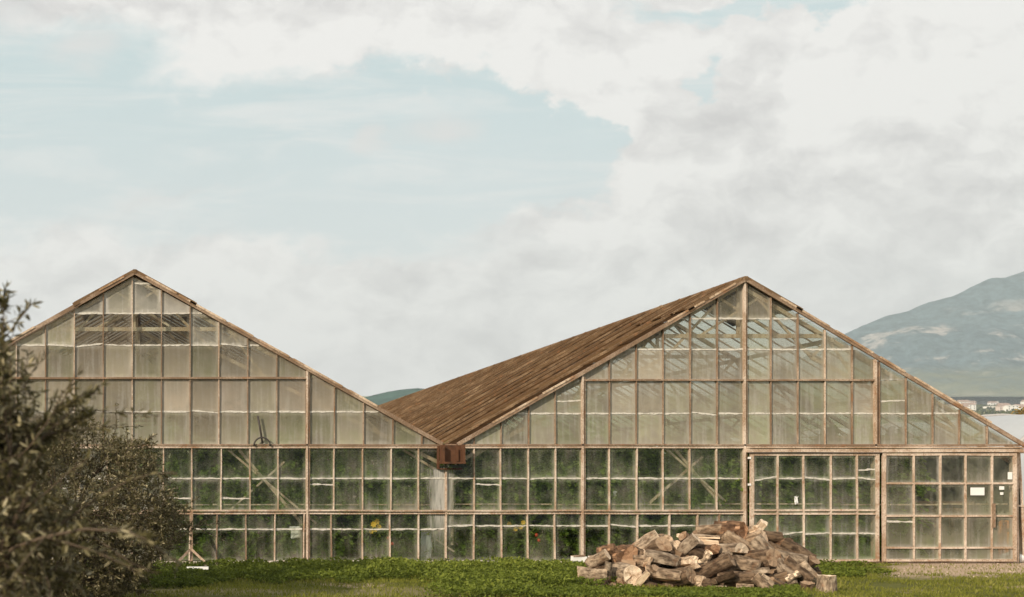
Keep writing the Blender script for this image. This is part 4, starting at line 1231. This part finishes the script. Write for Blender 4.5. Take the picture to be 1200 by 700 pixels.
# ------------------------------------------------------------------ trees
def grow(base, height, spread, seed, nl=6, lean=(0, 0), tk=.22, elo=.45):
    """skeleton of an olive: trunk, limbs, branches, twigs -> list of (points, radii), twig polylines"""
    r = random.Random(seed); segs = []; twigs = []
    def poly(p, d, L, r0, r1, n, wig, grav=0.0):
        pts = [p.copy()]; d = d.normalized()
        for k in range(n):
            d = (d + Vector((r.gauss(0, wig), r.gauss(0, wig), r.gauss(0, wig) + grav))).normalized()
            p = p + d * (L / n); pts.append(p.copy())
        rad = [r0 + (r1 - r0) * k / n for k in range(n + 1)]
        return pts, rad, d
    base = Vector(base)
    th = height * tk
    pts, rad, d = poly(base, Vector((lean[0], lean[1], 1)), th, height * .045, height * .034, 4, .06)
    segs.append((pts, rad))
    for k in range(nl):
        a = 2 * PI * k / nl + r.uniform(-.4, .4); el = r.uniform(elo, 1.35)
        dd = Vector((math.cos(a) * math.cos(el) * spread, math.sin(a) * math.cos(el) * spread, math.sin(el)))
        L = height * r.uniform(.45, .75)
        p2, r2, d2 = poly(pts[-1 - (k % 2)], dd, L, height * .014, height * .005, 6, .13)
        segs.append((p2, r2))
        for q in range(7):
            b = r.randint(2, 6); d3 = (p2[b] - p2[b - 1]).normalized() + Vector((r.gauss(0, .7), r.gauss(0, .7), r.gauss(.1, .5)))
            p3, r3, d3 = poly(p2[b], d3, L * r.uniform(.35, .6), height * .006, height * .0026, 5, .16)
            segs.append((p3, r3))
            for w in range(7):
                c = r.randint(1, 5); d4 = (p3[c] - p3[c - 1]).normalized() + Vector((r.gauss(0, .7), r.gauss(0, .7), r.gauss(0, .55)))
                p4, r4, d4 = poly(p3[c], d4, L * r.uniform(.16, .34), height * .0022, height * .0008, 4, .14, -.03)
                segs.append((p4, r4)); twigs.append(p4)
            twigs.append(p3[2:])
    return segs, twigs
def olive(loc, height, spread, seed, label, lf, per, nl=6, lean=(0, 0), name='olive_tree', mat='olive', width=.22, extra=(), tk=.22, elo=.45, ball=None):
    g = thing(name, (loc[0], loc[1], 0), label, 'tree')
    short = []
    segs, twigs = grow((loc[0], loc[1], gz(loc[0], loc[1]) - .05), height, spread, seed, nl, lean, tk, elo)
    for (b, d, L) in extra:   # a few long sprays
        r = random.Random(seed + int(L * 100)); p = Vector(b); d = Vector(d).normalized(); pts = [p.copy()]
        for k in range(8):
            d = (d + Vector((r.gauss(0, .08), r.gauss(0, .08), r.gauss(0, .08)))).normalized(); p = p + d * L / 8; pts.append(p.copy())
        segs.append((pts, [.012 - .001 * k for k in range(9)])); twigs.append(pts[2:])
        for k in range(2, 9):
            for q in range(3):
                d2 = d + Vector((r.gauss(0, .6), r.gauss(0, .6), r.gauss(.1, .6))); e = pts[k] + d2.normalized() * L * r.uniform(.1, .25)
                t = [pts[k].lerp(e, u) for u in (0, .33, .66, 1)]; segs.append((t, [.004] * 4)); twigs.append(t)
    r = random.Random(seed + 5)
    for bc, br_, bn_ in (ball or ()):
        for k in range(bn_):
            while True:
                v = Vector((r.uniform(-1, 1), r.uniform(-1, 1), r.uniform(-1, 1)))
                if .12 < v.length < 1: break
            v = v.normalized() * v.length ** .6
            p = Vector((bc[0] + v.x * br_[0], bc[1] + v.y * br_[1], bc[2] + v.z * br_[2]))
            q = mn.fractal(tuple(p * 2.2 + Vector((seed, 0, 0))), 1, 2, 3)
            if q < -.12 and r.random() < .85: continue
            p += v * .22 * q
            d = (v + Vector((r.gauss(0, .6), r.gauss(0, .6), r.gauss(.15, .6)))).normalized(); L = r.uniform(.10, .26)
            d2 = (d + Vector((r.gauss(0, .3), r.gauss(0, .3), r.gauss(0, .3)))).normalized()
            t = [p - d * L * .6, p, p + d2 * L * .6]; segs.append((t, [.003, .0025, .001])); short.append(t)
    tb = MB(); bb = MB()
    for k, (p, r_) in enumerate(segs):
        (tb if k == 0 else bb).tube(p, r_, 8 if r_[0] > .02 else 4, cap=False)
    tb.build('trunk', M['olive_bark'], g, smooth=True); bb.build('branches', M['olive_bark'], g, smooth=True)
    P, D = [], []
    r = np.random.default_rng(seed)
    for t, per in [(t, per) for t in twigs] + [(t, 13) for t in short]:
        t = np.array(t); seg = len(t) - 1
        u = r.random(per) * seg; i = np.minimum(u.astype(int), seg - 1); fr = (u - i)[:, None]
        p = t[i] * (1 - fr) + t[i + 1] * fr; ax = t[i + 1] - t[i]; ax /= np.maximum(np.linalg.norm(ax, axis=1, keepdims=True), 1e-6)
        d = ax * .7 + r.normal(size=(per, 3)) * .65
        d /= np.linalg.norm(d, axis=1, keepdims=True)
        P.append(p + d * lf * .5); D.append(d)
    P = np.concatenate(P); D = np.concatenate(D); n = len(P)
    keep = P[:, 2] > 0.02; P, D = P[keep], D[keep]; n = len(P)
    tone = np.clip(r.normal(.42, .24, n) + (r.random(n) < .10) * .4, 0, 1)
    leaves('crown', P, D, lf * r.uniform(.65, 1.25, n), lf * width * r.uniform(.8, 1.3, n), tone, M[mat], g, fold=.12)
    return g
# bushy tree in the middle distance
olive((-9.5, -9.0), 2.45, 1.0, 21, 'bushy olive tree in front of the left glasshouse, its dark crown reaching the ground', .062, 26, nl=15, tk=.12, elo=.0, ball=(((-9.22, -9.0, 1.33), (1.55, 1.25, 1.38), 6400),),
      extra=(((-8.6, -9.2, 1.55), (1, -.1, .12), 1.05), ((-8.7, -9.0, 1.2), (1, 0, -.05), 1.15), ((-8.9, -9, 1.9), (.8, 0, .45), .9), ((-9.0, -9, 0.8), (1, -.1, -.1), 1.0), ((-9.1, -9, 0.45), (1, -.1, -.02), 1.0)))
# near tree at the left edge of the picture, out of focus
olive((-9.75, -19.8), 2.55, .95, 33, 'nearest olive tree, its blurred branches filling the left edge', .060, 24, nl=6, tk=.18, elo=.1, ball=(((-9.5, -19.8, 1.25), (1.08, .85, 1.12), 2900), ((-9.04, -19.8, 2.08), (.33, .42, .58), 400)),
      extra=(((-9.0, -19.9, 1.52), (.2, 0, 1), 1.2), ((-9.15, -19.9, 1.5), (.12, 0, 1), 1.15), ((-9.0, -19.8, 1.6), (.6, 0, .9), .85), ((-9.1, -19.8, 1.75), (.8, .1, .35), .75), ((-9.2, -20, 1.35), (1, -.1, .05), .75), ((-9.2, -20.1, 1.1), (1, 0, -.12), .7), ((-9.3, -19.9, 2.1), (.2, 0, 1), .7)))
# tall olive standing left of the view; its shadow falls across the weeds
olive((-12.9, -9.6), 4.0, .3, 45, 'tall olive tree standing outside the left edge', .10, 12, nl=6, width=.3, ball=(((-12.8, -9.6, 4.7), (1.2, 1.2, 1.7), 1500),))

# ------------------------------------------------------------------ weeds and grass
def weeds():
    n0 = 150000
    x = rng.uniform(-13, 9.5, n0); y = rng.uniform(-8.2, -0.35, n0)
    dcam = y + 26; px = VX + (x - CAM.x) * FPX / dcam; py0 = HY + CAM.z * FPX / dcam
    nz = np.array([mn.fractal((a * .55, b * .55, 7.7), 1, 2, 3) for a, b in zip(x, y)])
    nz2 = np.array([mn.noise((a * 2.1, b * 2.1, 1.3)) for a, b in zip(x, y)])
    px = px + 45 * nz + 18 * nz2
    # height field of the weed bank
    h = np.zeros(n0)
    bank = (px > 262) & (px < 715) & (y < -1.6 + .4 * nz) & (y > -5.2 + .8 * nz + .7 * nz2 + .5 * rng.random(n0))
    edge = np.clip((px - 262) / 70, 0, 1) * np.clip((-1.5 - y) / .9, 0, 1) * np.clip((y + 5.6) / .9, 0, 1)
    h = np.where(bank, (.235 + .13 * nz2 + .08 * nz) * (.35 + .65 * edge), h)
    lowl = (px <= 285) & (y > -6.5 + .8 * nz) & (y < -1.2 + .3 * nz)
    h = np.where(lowl, .12 + .07 * nz2, h)
    foot = (px >= 640) & (px < 955) & (y < -6.75 + .3 * nz) & (y > -8.2)
    h = np.where(foot, .075 + .06 * nz2 + .05 * nz, h)
    pq = px - 45 * nz - 18 * nz2
    h = np.where((pq > 690) & (pq < 955) & (y > -6.7) & (y < -2.5), 0, h)
    mid = (px >= 500 + 60 * rng.random(n0)) & (px < 720) & (h <= 0) & (y < -3) & (nz2 + nz > -.55)
    h = np.where(mid, .17 + .07 * nz2 + .05 * nz, h)
    rgt = (px >= 900) & (px < 1065) & (y > -4.5 + nz) & (nz2 + nz > -.2 + (px - 960) / 160) & (h <= 0)
    h = np.where(rgt, .09 + .06 * nz2, h)
    k = (h > .03) & (px > -40) & (px < 1240)
    x, y, h = x[k], y[k], h[k]; nz2 = nz2[k]; px = px[k]
    z = np.array([gz(a, b) for a, b in zip(x, y)]) + h * rng.random(len(x)) ** .55
    n = len(x)
    D = rng.normal(size=(n, 3)); D[:, 2] = np.abs(D[:, 2]) * .8
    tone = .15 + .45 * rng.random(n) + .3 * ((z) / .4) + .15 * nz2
    tone = tone - .32 * np.clip((330 - px) / 90, 0, 1)  # shade on the left painted into the leaf tone, darker there
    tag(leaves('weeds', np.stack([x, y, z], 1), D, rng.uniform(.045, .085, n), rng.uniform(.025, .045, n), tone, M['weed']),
        'bank of leafy green weeds along the front of the glasshouses', 'weeds', kind='stuff')
weeds()
def grass():
    n0 = 120000
    x = rng.uniform(-14, 14, n0); y = rng.uniform(-9.5, -0.4, n0)
    dcam = y + 26; px = VX + (x - CAM.x) * FPX / dcam
    nz = np.array([mn.fractal((a * .5, b * .7, 2.2), 1, 2, 4) for a, b in zip(x, y)])
    nz2 = np.array([mn.noise((a * 1.7, b * 2.3, 5.3)) for a, b in zip(x, y)])
    bare = (px + nz * 60 > 1040) & (y > -4.3 + nz * 1.8)
    path = (np.abs(y + 7.0 + nz * .6) < .55) & (px > 150) & (px < 560)
    k = (px > -40) & (px < 1240) & ~(bare & (rng.random(n0) > .10)) & ~(path & (rng.random(n0) > .5)) & (nz + .5 * nz2 > -.45 - .3 * rng.random(n0))
    x, y, nz2 = x[k], y[k], nz2[k]; n = len(x)
    L = rng.uniform(.03, .085, n) * (1 + .5 * nz2)
    z = np.array([gz(a, b) for a, b in zip(x, y)]) + L * .42
    D = rng.normal(0, .45, size=(n, 3)); D[:, 2] = 1
    tag(leaves('grass', np.stack([x, y, z], 1), D, L, rng.uniform(.008, .016, n), np.clip(.2 + .5 * rng.random(n) + .35 * nz2, 0, 1), M['grass'], fold=.1),
        'short yellowish green grass over the ground in front', 'grass', kind='stuff')
grass()
# loose stones on the bare ground by the doors
mbv = MB()
for k in range(260):
    yy = -random.uniform(.15, 4.2); x = random.uniform(8.2 + .63 * yy, 12.5); c = Vector((x, yy, gz(x, yy) + .004)); r = random.uniform(.008, .03)
    i = len(mbv.v)
    for a in ((1, 0, 0), (-1, 0, 0), (0, 1, 0), (0, -1, 0), (0, 0, .7), (0, 0, -.7)): mbv.v.append(tuple(c + Vector(a) * r * random.uniform(.6, 1.3)))
    for f in ((0, 2, 4), (2, 1, 4), (1, 3, 4), (3, 0, 4), (2, 0, 5), (1, 2, 5), (3, 1, 5), (0, 3, 5)): mbv.f.append(tuple(i + q for q in f)); mbv.mi.append(0)
tag(mbv.build('gravel', M['stonebit']), 'loose pale stones on the bare ground before the doors', 'gravel', kind='stuff')

# ------------------------------------------------------------------ beyond the houses: tunnel, russet tree, town
tun = thing('polytunnel', (19.9, 10, 0), 'white plastic covered polytunnel beyond the right glasshouse', 'polytunnel')
cx, ry0, ry1, ra, rh = 19.9, 3.0, 52.0, 4.0, 4.02
mb = MB(); n = 22; ny = 22
for j in range(ny):
    y = ry0 + (ry1 - ry0) * j / (ny - 1); sag = .0 if j % 2 == 0 else .05
    for i in range(n + 1):
        a = PI * i / n; mb.v.append((cx - (ra - sag) * math.cos(a), y, (rh - sag) * math.sin(a) ** .85))
for j in range(ny - 1):
    for i in range(n): p = j * (n + 1) + i; mb.f.append((p, p + 1, p + n + 2, p + n + 1)); mb.mi.append(0)
for j in (0, ny - 1): mb.f.append(tuple(j * (n + 1) + i for i in range(n + 1))); mb.mi.append(0)
mb.build('cover', M['film'], tun, smooth=True)
for j in range(0, ny, 2):
    y = ry0 + (ry1 - ry0) * j / (ny - 1); m2 = MB()
    m2.tube([(cx - (ra + .02) * math.cos(PI * i / n), y, (rh + .02) * math.sin(PI * i / n) ** .85) for i in range(n + 1)], .06, 5); m2.build('hoop', M['hoop'], tun, smooth=True)

def blob_tree(px, py_top, d, rad, label, mat, name='tree', seed=1, group=None, nleaf=1500, lf=.3):
    top = at(px, py_top, d); bz = gz(top.x, top.y)
    g = thing(name, (top.x, top.y, bz), label, 'tree', group)
    h = top.z - bz
    mb = MB(); mb.tube([(top.x, top.y, bz), (top.x + .1, top.y, bz + h * .5), (top.x, top.y, bz + h * .85)], [h * .035, h * .025, h * .01], 7, cap=False); mb.build('trunk', M['olive_bark'], g, smooth=True)
    r = np.random.default_rng(seed); C_ = []
    for k in range(9):
        a = r.random() * 6.28; C_.append((top.x + rad * .6 * math.cos(a) * r.random(), top.y + rad * .6 * math.sin(a), top.z - rad * (.35 + 1.3 * r.random()), rad * r.uniform(.3, .55)))
    P = []
    for (a, b, c, q) in C_:
        v = r.normal(size=(nleaf // 9, 3)); v /= np.linalg.norm(v, axis=1, keepdims=True); v *= q * r.random((nleaf // 9, 1)) ** .4; P.append(v + np.array([a, b, c]))
    P = np.concatenate(P); n = len(P)
    leaves('crown', P, r.normal(size=(n, 3)), r.uniform(.6, 1.2, n) * lf, r.uniform(.4, .7, n) * lf, r.random(n), M[mat], g)
    return g
blob_tree(1186, 473, 75, 1.5, 'russet brown tree crown showing above the polytunnel', 'russet', seed=4, lf=.2)

rt = random.Random(5)
spots = []
for k in range(60):
    px = rt.uniform(1085, 1230); py = rt.uniform(468.5, 484) if px > 1105 else rt.uniform(470, 478)
    spots.append((px, py))
spots.sort(key=lambda s: s[1])
def house_at(px, py, w, d_, h, kind, label, group):
    # distance where the rising ground meets this sight line
    lo, hi = 600.0, 2600.0
    for _ in range(40):
        m = (lo + hi) / 2; p = at(px, py, m)
        if p.z > terr(p.x, p.y): lo = m
        else: hi = m
    p = at(px, py, lo); z0 = terr(p.x, p.y) - 1.0
    g = thing('house', (p.x, p.y, z0), label, 'house', group)
    mb = MB(); mb.box(p.x - w / 2, p.x + w / 2, p.y - d_ / 2, p.y + d_ / 2, z0, z0 + h); mb.build('wall', M['wallw'] if kind != 2 else M['wallp'], g)
    m2 = MB()
    if kind == 0:
        m2.box(p.x - w / 2 - .3, p.x + w / 2 + .3, p.y - d_ / 2 - .3, p.y + d_ / 2 + .3, z0 + h + .01, z0 + h + .5); m2.build('roof', M['wallw'], g)
    else:
        a, b, c, e = p.x - w / 2 - .5, p.x + w / 2 + .5, p.y - d_ / 2 - .5, p.y + d_ / 2 + .5; t = z0 + h + .01; r = t + w * .2
        m2.v += [(a, c, t), (b, c, t), (b, e, t), (a, e, t), (a, (c + e) / 2, r), (b, (c + e) / 2, r)]
        m2.f += [(0, 1, 5, 4), (2, 3, 4, 5), (0, 4, 3), (1, 2, 5), (3, 2, 1, 0)]; m2.mi += [0] * 5; m2.build('roof', M['tile'], g)
    for f in range(max(1, int(h / 3.2))):
        for q in range(3):
            xx = p.x - w / 2 + w * (q + .5) / 3; m3 = MB(); m3.box(xx - .7, xx + .7, p.y - d_ / 2 - .06, p.y - d_ / 2 - .01, z0 + 2 + f * 3.1, z0 + 3.6 + f * 3.1); m3.build('window', M['pane_dark'], g)
for k, (px, py) in enumerate(spots):
    kd = rt.choice([0, 0, 1, 1, 2])
    house_at(px, py, rt.uniform(10, 19), rt.uniform(8, 12), rt.uniform(6, 11), kd,
             ['small flat roofed white house of the far town', 'small white house with a tiled roof in the far town', 'small pinkish house with a tiled roof in the far town'][kd], 'houses of the far town')
house_at(1194, 470, 26, 16, 9, 0, 'largest white building, highest in the far town at the right edge', 'houses of the far town')
# wooded belt round the town
n = 9000
pxs = rng.uniform(1040, 1260, n); band = rng.random(n)
dd = np.where(band < .6, rng.uniform(1840, 1990, n), rng.uniform(1080, 1780, n))
xx = CAM.x + (pxs - VX) * dd / FPX; yy = CAM.y + dd
cl = np.array([mn.noise((a * .02, b * .02, 3.3)) for a, b in zip(xx, yy)])
k = (band < .6) | (cl > .34); xx, yy = xx[k], yy[k]; n = len(xx)
zz = np.array([terr(a, b) for a, b in zip(xx, yy)]) + rng.uniform(0, 5, n)
tag(leaves('wooded_belt', np.stack([xx, yy, zz], 1), rng.normal(size=(n, 3)), rng.uniform(4, 8, n), rng.uniform(3, 6, n), rng.random(n), M['wood_far']), 'dark belt of trees around and behind the far town', 'woodland', kind='stuff')

# ------------------------------------------------------------------ haze, sky, sun, camera
SUN_EL, SUN_AZ = 26.0, 50.0      # elevation; degrees left of straight behind the camera
mb = MB(); mb.box(-3990, 3990, -990, 4060, -3.0, 720.0)
hz = mb.build('haze', bpy.data.materials.new('haze_air')); tag(hz, kind='stuff')
hm = hz.data.materials[0]; hm.use_nodes = True; nt = hm.node_tree; nt.nodes.clear()
pv = nt.nodes.new('ShaderNodeVolumePrincipled'); pv.inputs['Color'].default_value = (0.80, 0.92, 0.97, 1); pv.inputs['Density'].default_value = 0.00015
pv.inputs['Anisotropy'].default_value = 0.0
oo = nt.nodes.new('ShaderNodeOutputMaterial'); nt.links.new(pv.outputs[0], oo.inputs['Volume'])
hz.display_type = 'WIRE'

w = bpy.data.worlds.new('World'); scene.world = w; w.use_nodes = True
nt = w.node_tree; nt.nodes.clear(); t = NT(nt)
sky = t.n('ShaderNodeTexSky', sky_type='NISHITA'); sky.sun_disc = False
sky.sun_elevation = R(SUN_EL); sky.sun_rotation = R(180 + SUN_AZ); sky.air_density = 1.2; sky.dust_density = 2.0
dirv = t.n('ShaderNodeTexCoord').outputs['Generated']
s = t.sep(dirv)
ay = t.math('MAXIMUM', t.math('ABSOLUTE', s[1]), 0.12)
pxn = t.math('ADD', VX / 1000, t.math('MULTIPLY', t.math('DIVIDE', s[0], ay), FPX / 1000))
pyn = t.math('SUBTRACT', HY / 1000, t.math('MULTIPLY', t.math('DIVIDE', s[2], ay), FPX / 1000))
P0 = t.comb(pxn, pyn, 0.0)
wn = t.n('ShaderNodeTexNoise'); t.link(t.scale(P0, (1, 1.5, 1)), wn.inputs['Vector']); wn.inputs['Scale'].default_value = 5.5; wn.inputs['Detail'].default_value = 9; wn.inputs['Roughness'].default_value = .6
warp = t.vmath('SUBTRACT', wn.outputs['Color'], (0.5, 0.5, 0.5))
Pw = t.vmath('ADD', P0, t.scale(warp, (.30, .20, 0)))
Pw2 = t.vmath('ADD', P0, t.scale(warp, (.14, .09, 0)))
def ell(P, cx, cy, rx, ry, ang=0, soft=.35):
    q = t.vmath('SUBTRACT', P, (cx / 1000, cy / 1000, 0))
    nd = t.n('ShaderNodeVectorRotate', rotation_type='Z_AXIS'); t.link(q, nd.inputs['Vector']); nd.inputs['Angle'].default_value = R(ang)
    q = t.scale(nd.outputs[0], (1000 / rx, 1000 / ry, 0))
    return t.ramp(t.vmath('LENGTH', q), 1 - soft, 1 + soft, 1.0, 0.0)
def mx(*a):
    r = a[0]
    for b in a[1:]: r = t.math('MAXIMUM', r, b)
    return r
blue = mx(ell(Pw, 420, 175, 270, 86, 0, .14), ell(Pw, 620, 160, 118, 66, -28, .12), ell(Pw, 40, 150, 190, 125, 0, .25), ell(Pw, 900, -2, 150, 15, 0, .4), ell(Pw, 828, 86, 22, 14, 30, .5), ell(Pw, 250, 165, 200, 78, 0, .25), ell(Pw, 330, 262, 230, 36, 0, .5), ell(Pw2, -420, 60, 330, 260, 0, .5), ell(Pw2, 1700, -300, 420, 200, 0, .5))
puff = mx(ell(Pw2, 95, 58, 34, 20, 0, .9), ell(Pw2, 515, 147, 42, 15, 5, .9), ell(Pw2, 448, 158, 14, 14, 0, .9), ell(Pw2, 5, 15, 36, 26, 0, .8))
cir = t.math('MULTIPLY', t.ramp(t.noise(t.scale(P0, (1.3, 8, 1)), 3.0, 6, .6, dist=.8), .42, .72), .6)
fb = t.noise(t.scale(Pw2, (1, 1.35, 1)), 4.2, 8, .58)
fb_off = t.noise(t.vmath('ADD', t.scale(Pw2, (1, 1.35, 1)), (-0.012, -0.03, 0)), 4.2, 8, .58)
relief = t.math('SUBTRACT', fb, fb_off)
fc_ = t.noise(t.scale(Pw2, (1, 1.3, 1)), 10.5, 6, .5)
fc_off = t.noise(t.vmath('ADD', t.scale(Pw2, (1, 1.3, 1)), (-0.006, -0.016, 0)), 10.5, 6, .5)
relief = t.math('ADD', relief, t.math('MULTIPLY', t.math('SUBTRACT', fc_, fc_off), .30))
soft = mx(ell(Pw, 420, 175, 330, 118, 0, .3), ell(Pw, 640, 160, 160, 100, -28, .3), ell(Pw, 40, 150, 230, 160, 0, .3))
rim = t.math('MULTIPLY', soft, t.math('SUBTRACT', 1.0, blue))
big = t.noise(t.scale(P0, (1, 2.0, 1)), 2.3, 3, .5)
dark = mx(t.math('MULTIPLY', ell(Pw, 800, 150, 150, 60, 28, .7), .62), t.math('MULTIPLY', ell(Pw, 1040, 285, 260, 75, 0, .9), .6), t.math('MULTIPLY', ell(Pw2, 720, 320, 240, 45, 0, .9), .2), t.math('MULTIPLY', ell(Pw2, 590, 48, 60, 20, 0, .8), .5))
br = t.math('ADD', t.math('ADD', .79, t.math('MULTIPLY', relief, 4.6)), t.math('MULTIPLY', t.math('SUBTRACT', big, .5), .4))
br = t.math('ADD', br, t.math('MULTIPLY', t.math('SUBTRACT', fb, .5), .5))
br = t.math('ADD', br, t.math('MULTIPLY', mx(ell(Pw, 700, 205, 140, 34, -14, .9), ell(Pw, 1050, 90, 170, 110, 0, .9), ell(Pw, 330, 60, 190, 34, 0, .9)), .30))
br = t.math('ADD', br, t.math('MULTIPLY', rim, .28))
br = t.math('SUBTRACT', br, t.math('MULTIPLY', dark, .66), clamp=True)
WG = 10.4
cloud = t.mix(br, (0.58 * WG, 0.565 * WG, 0.56 * WG, 1), (0.83 * WG, 0.815 * WG, 0.79 * WG, 1))
veil = t.mix(t.ramp(pyn, 0.0, 0.32), (0.545 * WG, 0.685 * WG, 0.69 * WG, 1), (0.675 * WG, 0.735 * WG, 0.73 * WG, 1))
clear = t.mix(0.86, sky.outputs[0], veil)
clear = t.mix(cir, clear, (0.79 * WG, 0.785 * WG, 0.765 * WG, 1))
clear = t.mix(t.math('MULTIPLY', puff, .75), clear, (0.69 * WG, 0.675 * WG, 0.66 * WG, 1))
col = t.mix(t.math('MULTIPLY', blue, .93), cloud, clear)
hzn = t.ramp(pyn, .24, .48)
col = t.mix(t.math('MULTIPLY', hzn, .5), col, (0.69 * WG, 0.69 * WG, 0.675 * WG, 1))
# below the horizon the sky is not seen
bg = t.n('ShaderNodeBackground'); t.link(col, bg.inputs[0]); bg.inputs[1].default_value = 0.10
wo = t.n('ShaderNodeOutputWorld'); t.link(bg.outputs[0], wo.inputs[0])

sl = bpy.data.lights.new('sun', 'SUN'); sl.energy = 5.0; sl.angle = R(0.53); sl.color = (1.0, 0.865, 0.69)
so = bpy.data.objects.new('sun', sl); C.objects.link(so)
el, az = R(SUN_EL), R(SUN_AZ)
tow = Vector((-math.sin(az) * math.cos(el), -math.cos(az) * math.cos(el), math.sin(el)))   # towards the sun
so.rotation_euler = tow.to_track_quat('Z', 'Y').to_euler(); so.location = tow * 60

cd = bpy.data.cameras.new('camera'); co = bpy.data.objects.new('camera', cd); C.objects.link(co)
co.location = CAM; co.rotation_euler = (R(90), 0, 0)
cd.sensor_width = 36; cd.lens = FPX / 1200 * 36
cd.shift_x = (600 - VX) / 1200; cd.shift_y = (HY - 350) / 1200
cd.clip_start = 0.1; cd.clip_end = 9000
cd.dof.use_dof = True; cd.dof.focus_distance = 26; cd.dof.aperture_fstop = 2.0
scene.camera = co

scene.view_settings.view_transform = 'Standard'; scene.view_settings.look = 'None'
scene.view_settings.exposure = 0.12; scene.view_settings.gamma = 1.0
scene.render.engine = 'CYCLES'
cy = scene.cycles
cy.max_bounces = 8; cy.diffuse_bounces = 3; cy.glossy_bounces = 2; cy.transmission_bounces = 4; cy.volume_bounces = 0; cy.transparent_max_bounces = 24
cy.use_denoising = True
cy.sample_clamp_indirect = 6
scene.render.use_persistent_data = False
